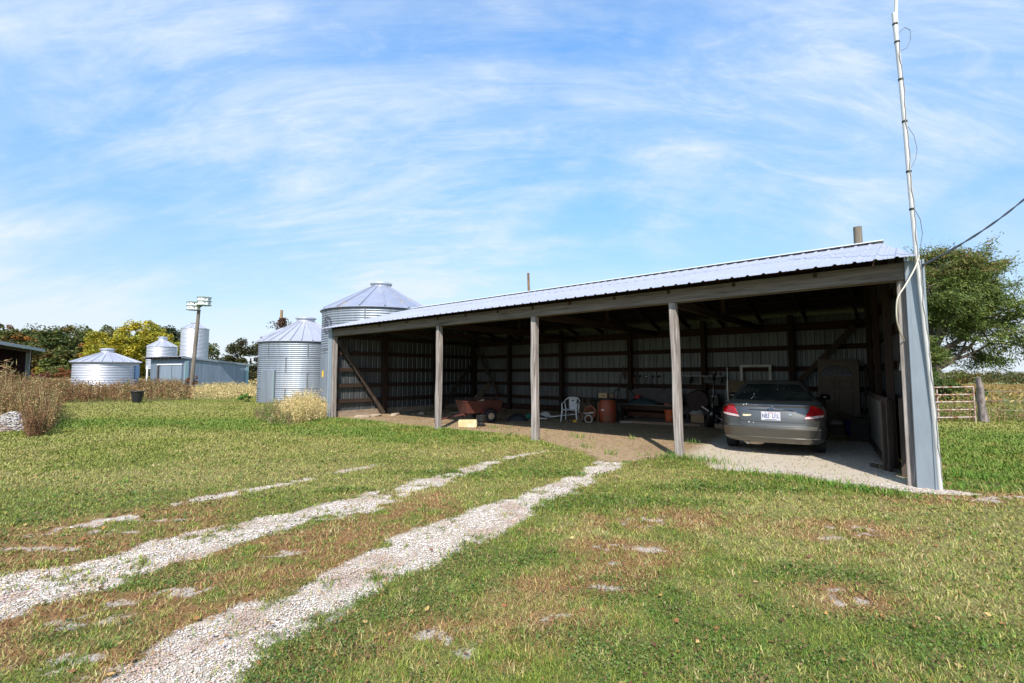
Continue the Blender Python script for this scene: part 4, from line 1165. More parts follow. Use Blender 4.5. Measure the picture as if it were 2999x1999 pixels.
# ------------------------------------------------------------------ gate, fence post and wires
RUSTW = mat('rusty_white_gate', (.46, .37, .32), .6, .1, col2=(.24, .09, .05), nscale=(9, 9, 9), lo=.46, hi=.60)
g0 = ground_at(2742, 1232); g1 = ground_at(2858, 1231)
gate = thing('pipe_gate', 'rusty white five-bar pipe gate between the shed and a grey post', 'gate', (g1[0] * 14.5 / g1[1], 14.5, float(gz(g1[0], 14.5))))
gx0 = g0[0] - g1[0] - .75
for z in (1.06, .83, .61, .37, .14):
    MB().tube([(gx0, -.03, z + .0), (0, 0, z + .03)], .021, 8).build('rail', RUSTW, gate, smooth=50)
for x in (gx0, gx0 * .52, 0):
    MB().tube([(x, .03 if x == gx0 * .52 else 0, 0.02), (x - .01, .03 if x == gx0 * .52 else 0, 1.09)], .022, 8).build('upright', RUSTW, gate, smooth=50)
fp = ground_at(2882, 1236)
fence = thing('wire_fence', 'gnarled grey post at the gate with thin wires running to the right', 'fence', (fp[0], fp[1], float(gz(*fp))))
BARK = mat('grey_bark', (.26, .225, .20), .95, col2=(.11, .085, .075), nscale=(16, 16, 4), lo=.4, hi=.62, detail=7, bump=1.0, bscale=(16, 16, 4))
MB().tube([(.02, 0, -.2), (.0, 0, .1), (-.02, .01, .4), (-.05, 0, .7), (-.02, .01, 1.0), (-.07, 0, 1.22), (-.09, 0, 1.39)], [.14, .125, .095, .10, .08, .075, .055], 10).build('fence_post', BARK, fence, smooth=60)
for z in (.95, .66, .38):
    MB().tube([(-.02, -.05, z), (3, .1, z - .04), (6, .2, z), (12, .4, z + .02)], .005, 4).build('wire_strand', mat('fence_wire', (.30, .27, .24), .6, .3), fence)
for x in (6, 12):
    MB().tube([(x, .07 * x / 2.1, -.3), (x, .07 * x / 2.1, 1.25)], .05, 7).build('fence_post', BARK, fence, smooth=60)

# gravel heap and black tub in the weeds at the left
gh = ground_at(8, 1256)
b = MB()
N1 = 44
def hp(i, j):
    u = i / (N1 - 1) * 2 - 1; v = j / (N1 - 1) * 2 - 1
    rr = math.hypot(u, v)
    z = .62 * max(0, 1 - rr ** 1.5) * (1 + .3 * math.sin(u * 5 + v * 3)) + .05 * random.random() * (1 if rr < .97 else 0)
    return (u * 1.05, v * .8, z * .62 - .03)
b.grid(hp, N1, N1)
heap = b.build('gravel_heap', mat('heap_stone', (.13, .11, .095), .95, col2=(.40, .375, .345), nscale=(30, 30, 30), lo=.4, hi=.58, detail=8, bump=1.0, bscale=(18, 18, 18), col3=(.15, .10, .075), n3=(5, 5, 5), lo3=.48, hi3=.62), None, loc=(gh[0], gh[1], 0))
hu = rng.random((5200, 2)) * 2 - 1; hr = np.hypot(hu[:, 0], hu[:, 1]); hu = hu[hr < 1.02]; hr = hr[hr < 1.02]
hx, hy = gh[0] + hu[:, 0] * 1.05, gh[1] + hu[:, 1] * .8
hzz = .62 * .62 * np.clip(1 - hr ** 1.5, 0, 1) * (1 + .3 * np.sin(hu[:, 0] * 5 + hu[:, 1] * 3)) + .01
ls_ = stones('loose_stones', hx, hy, .012 + .026 * rng.random(len(hx)) ** 2, M_STONE, 'x', [(.42, .39, .355), (.24, .21, .185), (.32, .285, .25), (.16, .125, .10), (.52, .50, .47), (.28, .21, .16)], hzz)
ls_.parent = heap; ls_.location = (-gh[0], -gh[1], 0); del ls_['label']; del ls_['category']
tag(heap, 'heap of white and grey gravel among the weeds at the left edge', 'gravel heap')
bk = ground_at(402, 1171)
bt = thing('black_tub', 'black plastic tub standing at the front edge of the brown weeds before the low bin', 'tub', (bk[0] * .90, bk[1] * .90, 0), scale=.88)
BLKP = mat('black_plastic', (.016, .017, .019), .45)
MB().lathe([(.20, 0), (.235, .2), (.31, .62), (.335, .64), (.335, .69), (.30, .69), (.22, .12), (.02, .1)], n=28).build('tub_body', BLKP, bt, smooth=40)
MB().lathe([(.338, .635), (.35, .66), (.338, .685)], n=28, cap=False).build('tub_rim', BLKP, bt, smooth=60)

# ------------------------------------------------------------------ trees
TRUNK = mat('tree_bark', (.13, .10, .075), .95, col2=(.06, .045, .035), nscale=(5, 5, 1.5), lo=.4, hi=.62, detail=6, bump=1.0)
def clump_leaves(centers, radii, n, size, aspect, cols, up=.3, shell=.75, flat=.75, hue=None):
    """leaves spread over many small clumps"""
    k = len(centers)
    which = rng.integers(0, k, n)
    d = rng.normal(size=(n, 3)); d /= np.linalg.norm(d, axis=1, keepdims=True)
    rad = (shell + (1 - shell) * rng.random(n)) * rng.random(n) ** .25
    c = centers[which] + d * radii[which][:, None] * rad[:, None] * np.array([1, 1, flat])
    V = leaves(c[:, 0], c[:, 1], c[:, 2], size * (.6 + .8 * rng.random(n)), aspect, up)
    tone = rng.integers(0, len(cols), k) if hue is None else hue
    ch = np.where(rng.random(n) < .6, tone[which], rng.integers(0, len(cols), n))
    return V, pal(ch, cols, .28)

def crown_centers(k, rx, ry, rz, cz, bottom=-.6, seed=0, lump=.25):
    rg = np.random.default_rng(seed)
    d = rg.normal(size=(k * 3, 3)); d /= np.linalg.norm(d, axis=1, keepdims=True)
    d = d[d[:, 2] > bottom][:k]
    rr = .45 + .55 * rg.random(len(d)) ** .45
    w = 1 + lump * np.sin(d[:, 0] * 4.1 + seed) * np.cos(d[:, 1] * 3.3 + d[:, 2] * 2.7)
    c = d * (rr * w)[:, None] * np.array([rx, ry, rz]); c[:, 2] += cz
    return c

def tree(name, label, cat, x, y, rx, ry, rz, cz, cols, leaf, nl, trunk_r, k=60, cr=.24, seed=1, group=None, bottom=-.55, aspect=.6, flat=.75, limbs=8, rot=0):
    z0 = float(gz(x, y))
    t = thing(name, label, cat, (x, y, z0), rot, group)
    C = crown_centers(k, rx, ry, rz, cz, bottom, seed)
    rg = np.random.default_rng(seed + 50)
    rad = (cr * (rx + ry) / 2) * (.6 + .8 * rg.random(len(C)))
    V, col = clump_leaves(C, rad, nl, leaf, aspect, cols, flat=flat)
    quads('crown', V, col, M_LEAF, t)
    b = MB()
    fork = cz - rz * .55
    b.tube([(0, 0, -.3), (trunk_r * .2, 0, fork * .5), (0, 0, fork), (0, 0, cz + rz * .3)], [trunk_r * 1.25, trunk_r, trunk_r * .85, trunk_r * .2], 10)
    for c in C[np.argsort(-rad)][:limbs]:
        c = Vector(c); s = Vector((0, 0, fork * (.75 + .3 * random.random())))
        m = s.lerp(c, .5) + Vector((0, 0, -.08 * (c - s).length))
        b.tube([s, m, c], [trunk_r * .5, trunk_r * .3, trunk_r * .1], 6)
    b.build('trunk', TRUNK, t, smooth=60)
    return t

GREENS = [(.062, .085, .020), (.045, .068, .018), (.088, .105, .024), (.075, .088, .026)]
DARKG = [(.035, .050, .016), (.048, .062, .020), (.060, .068, .022)]
YELL = [(.40, .34, .030), (.32, .30, .030), (.46, .37, .035), (.24, .25, .030)]
ORNG = [(.30, .12, .025), (.24, .10, .028), (.36, .17, .03)]
def px_tree(px, Y): return (px - 1500) / FPX * Y, Y
x, y = px_tree(392, 80)
tree('yellow_tree', 'large bright yellow-green autumn tree behind the low grain bin', 'tree', x, y, 6.7, 5.5, 4.1, 5.4, YELL, .34, 26000, .5, k=110, cr=.20, seed=4, bottom=-.75)
x, y = px_tree(345, 86)
tree('yellow_tree', 'lower left shoulder of yellow foliage next to the large yellow tree', 'tree', x, y, 5.0, 4.0, 3.6, 4.2, YELL, .34, 12000, .4, k=60, cr=.22, seed=9, bottom=-.8)
x, y = px_tree(517, 92)
tree('dark_tree', 'dark green tree rising behind the tall narrow bin', 'tree', x, y, 4.0, 4.0, 3.6, 7.2, DARKG, .36, 9000, .45, k=60, cr=.22, seed=5)
x, y = px_tree(612, 76)
tree('thin_tree', 'sparse dark tree showing right of the tall narrow bin', 'tree', x, y, 2.0, 2.0, 2.4, 3.0, DARKG, .22, 1900, .2, k=34, cr=.17, seed=6)
x, y = px_tree(640, 72)
tree('thin_tree', 'smallest pale wispy bush between the tall bin and the dark round tree', 'tree', x, y, 1.3, 1.3, 1.6, 2.2, [(.16, .17, .13), (.10, .12, .08)], .18, 650, .12, k=22, cr=.15, seed=7)
x, y = px_tree(735, 66)
tree('dark_tree', 'rounded dark olive tree between the metal shed and the middle bin', 'tree', x, y, 3.9, 3.6, 3.1, 2.7, [(.055, .062, .018), (.075, .070, .020), (.10, .075, .02), (.045, .055, .018)], .26, 15000, .35, k=80, cr=.22, seed=8, bottom=-.8)
for px, Y, rx, rz, cz, lb, sd in ((50, 112, 4.5, 4.5, 6.8, 'bright orange autumn tree rising just above the open barn roof', 21), (5, 116, 4.0, 5.0, 7.8, 'rust coloured tree at the extreme left edge above the barn roof', 22), (272, 98, 2.6, 3.6, 4.6, 'orange-brown tree squeezed between the dark woods and the yellow tree', 23), (145, 100, 2.8, 2.6, 3.4, 'low rusty brown tree behind the barn end post', 24)):
    x, y = px_tree(px, Y)
    tree('orange_tree', lb, 'tree', x, y, rx, rx * .9, rz, cz, ORNG if sd != 24 else [(.16, .09, .03), (.12, .10, .03), (.2, .1, .03)], .36, 6000, .3, k=50, cr=.24, seed=sd, bottom=-.8)
for px, Y, rx, rz, cols, lb, sd in ((118, 88, 1.7, 1.5, [(.42, .34, .04), (.30, .28, .05), (.14, .16, .03)], 'small yellow shrub at the foot of the woods beside the barn', 31), (112, 85, 2.2, .9, [(.14, .035, .03), (.20, .07, .03)], 'dark red low shrub beside the barn end post', 32), (165, 88, 2.6, 1.6, [(.12, .14, .03), (.16, .15, .04)], 'olive green shrub at the foot of the woods', 33), (192, 84, 1.8, 1.2, [(.30, .11, .04), (.22, .10, .04)], 'reddish shrub just left of the low grain bin', 34)):
    x, y = px_tree(px, Y)
    tree('shrub', lb, 'shrub', x, y, rx, rx * .8, rz, rz * .9, cols, .22, 2500, .06, k=26, cr=.3, seed=sd, bottom=-.9, limbs=3)
# distant woods read as one mass on each side
def wood_mass(name, label, spots, cols, leaf, per, cr=.3):
    Vs = []; Cs = []
    for i, (x, y, r, h, z) in enumerate(spots):
        C = crown_centers(44, r, r * .8, h * .5, h * .55, -.95, 200 + i)
        C += np.array([x, y, z])
        rad = cr * r * (.6 + .8 * rng.random(len(C)))
        base = rng.integers(0, len(cols))
        hue = np.where(rng.random(len(C)) < .7, base, rng.integers(0, len(cols), len(C)))
        V, c = clump_leaves(C, rad, per, leaf, .65, cols, hue=hue)
        Vs.append(V); Cs.append(c)
    o = quads(name, np.concatenate(Vs), np.concatenate(Cs), M_LEAF)
    return tag(o, label, 'woods', None, 'stuff')
sp = []
for i in range(46):
    px = -260 + i * 19 + random.uniform(-8, 8); Y = random.uniform(112, 140)
    x, y = px_tree(px, Y); h = random.uniform(11.4, 13.4) * (Y / 125) * (1 if px < 330 else .72) * (1.0 if px > 120 else 1.04)
    sp.append((x, y, random.uniform(3.6, 5.0), h, 0))
for i in range(16):
    px = -60 + i * 24; Y = random.uniform(98, 106); x, y = px_tree(px, Y); sp.append((x, y, random.uniform(2.5, 3.4), random.uniform(5, 8), 0))
wood_mass('woods', 'dark green mixed woods along the far edge of the field on the left', sp, [(.085, .115, .024), (.068, .098, .022), (.110, .125, .026), (.098, .105, .028), (.15, .115, .03)], .62, 2300, .36)
sp = []
for i in range(90):
    px = 2600 + i * 11 + random.uniform(-5, 5); Y = random.uniform(235, 300); x, y = px_tree(px, Y)
    sp.append((x, y, random.uniform(4, 6), random.uniform(5.4, 7.6), -4.4))
wood_mass('far_tree_line', 'long low tree line in autumn colours across the far right pasture', sp, [(.075, .095, .030), (.10, .11, .032), (.15, .12, .030), (.30, .17, .04), (.065, .08, .03)], .75, 520)
sp = []
for i in range(60):
    Y = random.uniform(180, 240); px = 560 + i * 20; x, y = px_tree(px, Y); sp.append((x, y, 5, random.uniform(3, 5), 0))
wood_mass('far_tree_line', 'distant low woods behind the bins and the long shed', sp, [(.075, .095, .030), (.10, .11, .032), (.15, .12, .030)], .8, 260)

# the big feathery tree right of the shed
bx, by = px_tree(2736, 30)
z0 = float(gz(bx, by))
bt_ = thing('feathery_tree', 'big feathery green tree with spreading limbs behind the right end of the shed', 'tree', (bx, by, z0))
rg = np.random.default_rng(77)
limb = MB(); tips = []
limb.tube([(-.1, 0, -.4), (-.08, 0, .6), (.05, 0, 1.6), (-.15, 0, 2.8), (-.5, .1, 4.2)], [.48, .40, .34, .28, .18], 12)
def sub(p0, d, ln, r, depth):
    pts = [Vector(p0)]; d = Vector(d).normalized()
    n = 5
    for k in range(n):
        d = (d + Vector(rg.normal(size=3) * .16) + Vector((0, 0, (.03 if depth < 2 else -.10)))).normalized()
        q_ = pts[-1] + d * ln / n
        if ((q_.x - 1.55) / 3.9) ** 2 + ((q_.z - 5.9) / 4.1) ** 2 + (q_.y / 3.8) ** 2 > 1.0 + .16 * math.sin(q_.x * 2.3 + q_.z * 1.7) and len(pts) > 1:
            break
        pts.append(q_)
    if len(pts) < 2: return
    limb.tube(pts, [r * (1 - .75 * k / n) for k in range(len(pts))], 6 if depth else 8)
    if depth >= 2:
        tips.extend([(p, d) for p in pts[1:]]); return
    for k in range(min(2, len(pts) - 1), len(pts)):
        for q in range(2):
            dd = (d * .7 + Vector(rg.normal(size=3) * np.array([.7, .7, .45]))).normalized()
            sub(pts[k], dd, ln * (.50 + .15 * rg.random()), r * .42, depth + 1)
    tips.append((pts[-1], d))
for p0, d, ln, r in [((0, 0, 1.9), (1, -.1, .16), 4.6, .16), ((.05, 0, 1.4), (.95, -.35, .06), 3.6, .12), ((-.15, 0, 2.7), (.75, .1, .62), 5.0, .2), ((-.15, 0, 2.8), (.25, -.2, 1), 4.9, .2), ((-.45, .1, 4.0), (.05, 0, 1), 3.9, .16),
                    ((-.4, 0, 3.6), (-.5, .1, .9), 2.6, .14), ((-.15, 0, 2.9), (.55, -.5, .8), 4.8, .17), ((-.2, 0, 3.1), (.5, .7, .8), 4.4, .16), ((-.1, 0, 2.4), (-.6, -.4, .3), 1.6, .10), ((-.3, 0, 3.5), (.05, .1, 1), 5.2, .17), ((0, 0, 2.2), (1, .3, .38), 5.1, .14)]:
    sub(p0, d, ln, r, 0)
limb.build('trunk', TRUNK, bt_, smooth=60)
tips = [(p, d) for p, d in tips if p.x > -1.5 + .12 * max(0, p.z - 6) and p.z > 1.55 + .06 * max(0, p.x - 1)]
T = np.array([tuple(p) for p, d in tips]); D = np.array([tuple(d) for p, d in tips])
m = 58
n = len(T) * m
which = np.repeat(np.arange(len(T)), m)
c = T[which] + D[which] * (rg.normal(size=n) * .28)[:, None] + rg.normal(size=(n, 3)) * np.array([.22, .22, .13])
# slender leaves trailing outwards and down
dirv = D[which] * .8 + rg.normal(size=(n, 3)) * .55 + np.array([.25, 0, -.25]); dirv /= np.linalg.norm(dirv, axis=1, keepdims=True)
b_ = np.cross(dirv, rg.normal(size=(n, 3))); b_ /= np.linalg.norm(b_, axis=1, keepdims=True)
s = (.13 + .13 * rg.random(n))[:, None]
V = np.empty((n, 4, 3), np.float32)
V[:, 0] = c - dirv * s * .5; V[:, 1] = c + b_ * s * .13; V[:, 2] = c + dirv * s * .5; V[:, 3] = c - b_ * s * .13
hue = rng.integers(0, 4, len(T)); ch = np.where(rng.random(n) < .6, hue[which], rng.integers(0, 4, n))
topw = (c[:, 2] > 7.6) & (rng.random(n) < .35)
ch = np.where(topw, 4, ch)
quads('crown', V, pal(ch, [(.100, .145, .028), (.140, .180, .036), (.072, .110, .023), (.175, .205, .048), (.22, .165, .055)], .3), M_LEAF, bt_)
for px, Y, rx, rz, lb, sd in ((2757, 27.5, 1.0, .75, 'dense green bush at the foot of the feathery tree', 41), (2800, 30, 1.3, .45, 'lower spreading green bush right of the feathery tree trunk', 42), (2712, 29, 1.4, 1.15, 'taller green bush half hidden behind the shed corner trim', 43)):
    x, y = px_tree(px, Y)
    tree('shrub', lb, 'shrub', x, y, rx, rx * .8, rz, rz * .8, [(.085, .13, .03), (.11, .155, .035), (.065, .105, .025)], .11, 5200, .05, k=40, cr=.28, seed=sd, bottom=-.9, limbs=3)
# red creeper and small green weeds by the metal shed
x, y = px_tree(573, 40.6)
tree('red_bush', 'red-leaved bush at the foot of the birdhouse pole', 'shrub', x, y, .55, .4, .75, .85, [(.22, .06, .03), (.30, .10, .04), (.12, .10, .03)], .10, 900, .02, k=18, cr=.3, seed=51, bottom=-.9, limbs=3)
x, y = px_tree(722, 24.6)
tree('green_weed', 'small bright green weed at the left foot of the middle bin', 'weed', x, y, .3, .3, .22, .22, [(.08, .20, .03), (.12, .24, .04)], .09, 500, .01, k=14, cr=.4, seed=52, bottom=-.9, limbs=2)
# dead corn plant before the barn
x, y = px_tree(22, 27)
cp = thing('corn_stalk', 'dry corn-like stalk standing up before the dark barn opening', 'plant', (x, y, 0))
MB().tube([(0, 0, 0), (.02, 0, 1.2), (-.03, 0, 2.3)], [.022, .018, .008], 6).build('stalk', mat('corn_tan', (.42, .33, .17), .8), cp)
n = 90
quads('leaf_blades', leaves(rng.normal(size=n) * .18, rng.normal(size=n) * .12, .5 + 1.8 * rng.random(n), .30 + .25 * rng.random(n), .14, -.2), pal(rng.integers(0, 3, n), [(.42, .33, .15), (.30, .25, .10), (.34, .22, .11)]), M_DRYW, cp)

# ------------------------------------------------------------------ the parked sedan (local y forward, x right, origin under the rear bumper)
car = thing('parked_car', 'dusty dark grey sedan parked nose-in under the right bay of the shed', 'car', (4.70, 8.63, 0.0), R_(-31.7), scale=.945)
def paint_mat():
    m, nt, bs, out = nodes_of('grey_car_paint')
    N = nt.nodes; L = nt.links
    geo = N.new('ShaderNodeNewGeometry'); tcn = N.new('ShaderNodeTexCoord')
    sp = N.new('ShaderNodeSeparateXYZ'); L.new(geo.outputs['Normal'], sp.inputs[0])
    no = N.new('ShaderNodeTexNoise'); no.inputs['Scale'].default_value = 5; no.inputs['Detail'].default_value = 6; L.new(tcn.outputs['Object'], no.inputs['Vector'])
    a = N.new('ShaderNodeMath'); a.operation = 'ADD'; L.new(sp.outputs['Z'], a.inputs[0])
    b = N.new('ShaderNodeMath'); b.operation = 'MULTIPLY'; b.inputs[1].default_value = .35; L.new(no.outputs['Fac'], b.inputs[0]); L.new(b.outputs[0], a.inputs[1])
    mr = N.new('ShaderNodeMapRange'); mr.inputs['From Min'].default_value = .95; mr.inputs['From Max'].default_value = 1.2; mr.inputs['To Max'].default_value = .9
    L.new(a.outputs[0], mr.inputs['Value'])
    mx = N.new('ShaderNodeMix'); mx.data_type = 'RGBA'; L.new(mr.outputs['Result'], mx.inputs[0])
    mx.inputs[6].default_value = (.135, .133, .125, 1); mx.inputs[7].default_value = (.15, .125, .08, 1)
    L.new(mx.outputs[2], bs.inputs['Base Color'])
    r = N.new('ShaderNodeMapRange'); r.inputs['To Min'].default_value = .36; r.inputs['To Max'].default_value = .8; L.new(mr.outputs['Result'], r.inputs['Value']); L.new(r.outputs['Result'], bs.inputs['Roughness'])
    me_ = N.new('ShaderNodeMapRange'); me_.inputs['To Min'].default_value = .9; me_.inputs['To Max'].default_value = 0; L.new(mr.outputs['Result'], me_.inputs['Value']); L.new(me_.outputs['Result'], bs.inputs['Metallic'])
    c = N.new('ShaderNodeMapRange'); c.inputs['To Min'].default_value = .5; c.inputs['To Max'].default_value = 0; L.new(mr.outputs['Result'], c.inputs['Value']); L.new(c.outputs['Result'], bs.inputs['Coat Weight'])
    bs.inputs['Coat Roughness'].default_value = .08
    return m
PAINT = paint_mat()
# level table: z, half width, rear y, front y, rear corner depth
LV = np.array([
    (.225, .70, .30, 4.70, .35), (.245, .80, .12, 4.86, .42), (.29, .865, .06, 4.92, .46), (.345, .885, .012, 4.95, .48),
    (.352, .892, .006, 4.95, .48), (.366, .892, .030, 4.95, .48), (.44, .905, .014, 4.95, .48), (.525, .912, -.012, 4.94, .48),
    (.530, .912, .000, 4.94, .48), (.545, .912, .014, 4.94, .48), (.556, .912, .017, 4.94, .48), (.575, .910, .052, 4.92, .47), (.60, .910, .060, 4.90, .46),
    (.66, .914, .062, 4.86, .45), (.76, .916, .082, 4.72, .44), (.86, .905, .108, 4.50, .42), (.93, .885, .128, 4.15, .40), (.962, .868, .112, 3.95, .38),
    (.985, .850, .120, 3.80, .36), (1.000, .835, .18, 3.70, .34), (1.015, .820, .34, 3.62, .30), (1.028, .800, .52, 3.52, .26), (1.05, .770, .60, 3.42, .25),
    (1.12, .725, .72, 3.28, .25), (1.21, .675, .88, 3.10, .25), (1.30, .622, 1.06, 2.92, .25), (1.355, .585, 1.19, 2.78, .25), (1.385, .555, 1.30, 2.68, .25), (1.405, .515, 1.42, 2.58, .25), (1.42, .43, 1.62, 2.45, .22), (1.428, .28, 1.8, 2.3, .18)])
def lv(z, k): return np.interp(z, LV[:, 0], LV[:, k])
def rear(x, z):
    Wd = lv(z, 1); p = 2.7
    q = min(abs(x) / Wd, 1.0)
    return float(lv(z, 2) + lv(z, 4) * (1 - (1 - q ** p) ** (1 / p)))
NX, NS, NF = 36, 34, 20
rows = []
for zc, w, yr, yf, cr in LV:
    ring = []
    for k in range(NX + 1):
        s = -1 + 2 * k / NX; x = w * math.sin(s * math.pi / 2)
        ring.append((x, rear(x, zc) if abs(x) < w else yr + cr, zc))
    cf = min(.7, (yf - yr) * .25)
    for k in range(1, NS):
        f = k / NS; y = (yr + cr) + (yf - cf - yr - cr) * f
        ring.append((w * (1 - .02 * (2 * f - 1) ** 2), y, zc))
    for k in range(NF + 1):
        s = 1 - 2 * k / NF; x = w * .98 * math.sin(s * math.pi / 2); q = min(1, abs(x) / (w * .98))
        ring.append((x, yf - cf * (1 - (1 - q ** 2.4) ** (1 / 2.4)), zc))
    for k in range(NS - 1, 0, -1):
        f = k / NS; y = (yr + cr) + (yf - cf - yr - cr) * f
        ring.append((-w * (1 - .02 * (2 * f - 1) ** 2), y, zc))
    rows.append(ring)
nr = len(rows[0])
b = MB()
b.grid(lambda i, j: rows[j][i], nr, len(rows), close_u=True)
top = len(b.v); b.add([(0, 2.05, 1.43)], []); base = (len(rows) - 1) * nr
b.f += [(base + k, base + (k + 1) % nr, top) for k in range(nr)]
b.f.append(tuple(range(nr - 1, -1, -1)))
body = b.build('body', PAINT, car, smooth=24)
# cut the wheel arches
def cut(obj, cutter):
    md = obj.modifiers.new('cut', 'BOOLEAN'); md.object = cutter; md.operation = 'DIFFERENCE'; md.solver = 'EXACT'
    bpy.context.view_layer.update()
    dg = bpy.context.evaluated_depsgraph_get()
    me = bpy.data.meshes.new_from_object(obj.evaluated_get(dg))
    obj.modifiers.clear(); obj.data = me
    bpy.data.objects.remove(cutter, do_unlink=True)
WY = (1.06, 3.82)
cb = MB()
for wy in WY:
    for sx in (-1, 1):
        cb.lathe([(.355, -.14), (.355, .16)], n=40, c=(sx * .86, wy, .325), rot=(0, math.pi / 2, 0))
cutter = cb.build('arch_cutter', None, car)
cut(body, cutter)
body.data.materials.clear(); body.data.materials.append(PAINT)
body.data.polygons.foreach_set('use_smooth', [True] * len(body.data.polygons)); body.data.set_sharp_from_angle(angle=R_(24))
BLACKT = mat('black_rubber', (.012, .012, .013), .8)
UNDER = mat('underbody_black', (.014, .014, .014), .9)
MB().box((0, 2.5, .27), (1.3, 4.3, .10)).build('underbody', UNDER, car)
TYRE = [(.20, -.095), (.27, -.105), (.315, -.098), (.325, -.07), (.325, .07), (.315, .098), (.27, .105), (.20, .095)]
RIM = mat('alloy_rim', (.40, .40, .40), .4, .8)
for wy in WY:
    for sx in (-1, 1):
        c = (sx * .79, wy, .325)
        t = MB().lathe(TYRE, n=36, c=c, cap=False, rot=(0, math.pi / 2, 0)).build('tyre', BLACKT, car, smooth=40)
        MB().lathe([(.205, -.09), (.19, -.02), (.19, .06), (.05, .085), (.02, .09)], n=24, c=c, rot=(0, sx * math.pi / 2, 0)).build('rim', RIM, t, smooth=40)
def patch(name, poly, m, off=.004, parent=car, thick=.006, n=14):
    """plate that follows the rear surface: poly in (x, z); sides left and right interpolated"""
    P = poly; h = len(P) // 2
    lo = P[:h]; hi = P[h:][::-1]           # lower edge left->right, upper edge left->right
    def samp(E, f):
        d = [0]
        for i in range(len(E) - 1): d.append(d[-1] + math.hypot(E[i + 1][0] - E[i][0], E[i + 1][1] - E[i][1]))
        s = f * d[-1]
        return (float(np.interp(s, d, [e[0] for e in E])), float(np.interp(s, d, [e[1] for e in E])))
    mb = MB()
    def pt(i, j, o):
        f = i / (n - 1); g = j / (n - 1)
        a = samp(lo, f); c_ = samp(hi, f)
        x = a[0] * (1 - g) + c_[0] * g; z = a[1] * (1 - g) + c_[1] * g
        return (x, rear(x, z) - o, z + (o * .5 if z > 1 else 0))
    mb.grid(lambda i, j: pt(i, j, off + thick), n, n)
    k0 = n * n
    mb.grid(lambda i, j: pt(i, j, -.02), n, n)
    edge = [i for i in range(n)] + [j * n + n - 1 for j in range(1, n)] + [(n - 1) * n + i for i in range(n - 2, -1, -1)] + [j * n for j in range(n - 2, 0, -1)]
    for a, c_ in zip(edge, edge[1:] + edge[:1]): mb.f.append((a, c_, k0 + c_, k0 + a))
    return mb.build(name, m, parent, smooth=35)
REDL = mat('red_lens', (.19, .003, .005), .12, 0, col2=(.42, .006, .008), nscale=(9, 9, 9), coat=.2)
CLRL = mat('clear_lens', (.62, .56, .55), .12, 0, col2=(.34, .20, .20), nscale=(26, 5, 5), coat=.5)
for s in (-1, 1):
    lo = [(s * .868, .835), (s * .55, .775)]; hi = [(s * .70, .955), (s * .655, .968)]
    P = [(s * .889, .80), (s * .80, .795), (s * .575, .765), (s * .668, .972), (s * .745, .962), (s * .872, .885)]
    tl = patch('tail_light', P, REDL, .006)
    patch('reverse_lens', [(s * .855, .765), (s * .75, .742), (s * .555, .725), (s * .578, .763), (s * .76, .790), (s * .875, .798)], CLRL, .006, parent=tl)
    patch('light_surround', [(s * .87, .752), (s * .75, .728), (s * .545, .712), (s * .552, .724), (s * .75, .741), (s * .862, .764)], mat('dark_red_trim', (.10, .012, .015), .3), .004, parent=tl, thick=.003)
GLASS = mat('tinted_glass', (.018, .024, .020), .10, 0, col2=(.06, .062, .045), nscale=(3, 3, 3), lo=.4, hi=.75, coat=.0, rough2=.45, spec=.5)
def gw(z): return float(lv(z, 1))
zs = [1.05, 1.12, 1.20, 1.28, 1.345]
patch('rear_window', [(-gw(1.04) + .075, 1.045), (0, 1.038), (gw(1.04) - .075, 1.045), (gw(1.35) - .10, 1.350), (0, 1.362), (-gw(1.35) + .10, 1.350)], GLASS, .002, n=20)
# side windows and windscreen
for s in (-1, 1):
    mb = MB()
    def sp_(i, j):
        f = i / 11; g = j / 5; z = 1.055 + .27 * g
        y0 = float(lv(z, 2)) + .40 + .05 * g; y1 = float(lv(z, 3)) - .72
        return (s * (gw(z) * (1 - .02 * (2 * f - 1) ** 2) + .004), y0 + (y1 - y0) * f, z)
    mb.grid(sp_, 12, 6).build('side_window', GLASS, car, solid=.004)
mb = MB()
mb.grid(lambda i, j: ((gw(1.06 + .28 * j / 5) - .1) * (2 * i / 11 - 1), float(lv(1.06 + .28 * j / 5, 3)) - .12 * (abs(2 * i / 11 - 1)) ** 3 + .006, 1.06 + .28 * j / 5), 12, 6).build('windscreen', GLASS, car, solid=.004)
# boot lid panel, seam and handle strip
patch('boot_seam', [(-.545, .648), (0, .642), (.545, .648), (.548, .654), (0, .648), (-.548, .654)], UNDER, .001, thick=.001)
for s in (-1, 1):
    patch('boot_seam', [(s * .548, .648), (s * .545, .712), (s * .551, .712), (s * .554, .648)], UNDER, .001, thick=.001, n=6)
    patch('boot_seam', [(s * .668, .955), (s * .70, .985), (s * .707, .985), (s * .675, .955)], UNDER, .001, thick=.001, n=6)
patch('boot_recess', [(-.40, .868), (0, .858), (.40, .868), (.36, .884), (0, .892), (-.36, .884)], mat('recess_dark', (.03, .03, .03), .35, .3), .002, thick=.002)
CHROME = mat('chrome', (.75, .76, .78), .15, 1.0)
mb = MB(); mb.lathe([(.001, .012), (.052, .012), (.060, .004), (.062, -.01)], n=24, c=(0, 0, 0), rot=(math.pi / 2, 0, 0))
mb.v = [(x, y, z * .45) for x, y, z in mb.v]
em = mb.build('emblem', CHROME, car, smooth=40, loc=(0, rear(0, .885) - .012, .888))
mb = MB(); mb.lathe([(.001, .016), (.050, .0155), (.051, .010)], n=24, rot=(math.pi / 2, 0, 0)); mb.v = [(x, y, z * .42) for x, y, z in mb.v]
mb.build('emblem_oval', mat('emblem_blue', (.03, .06, .16), .3, .3), em)
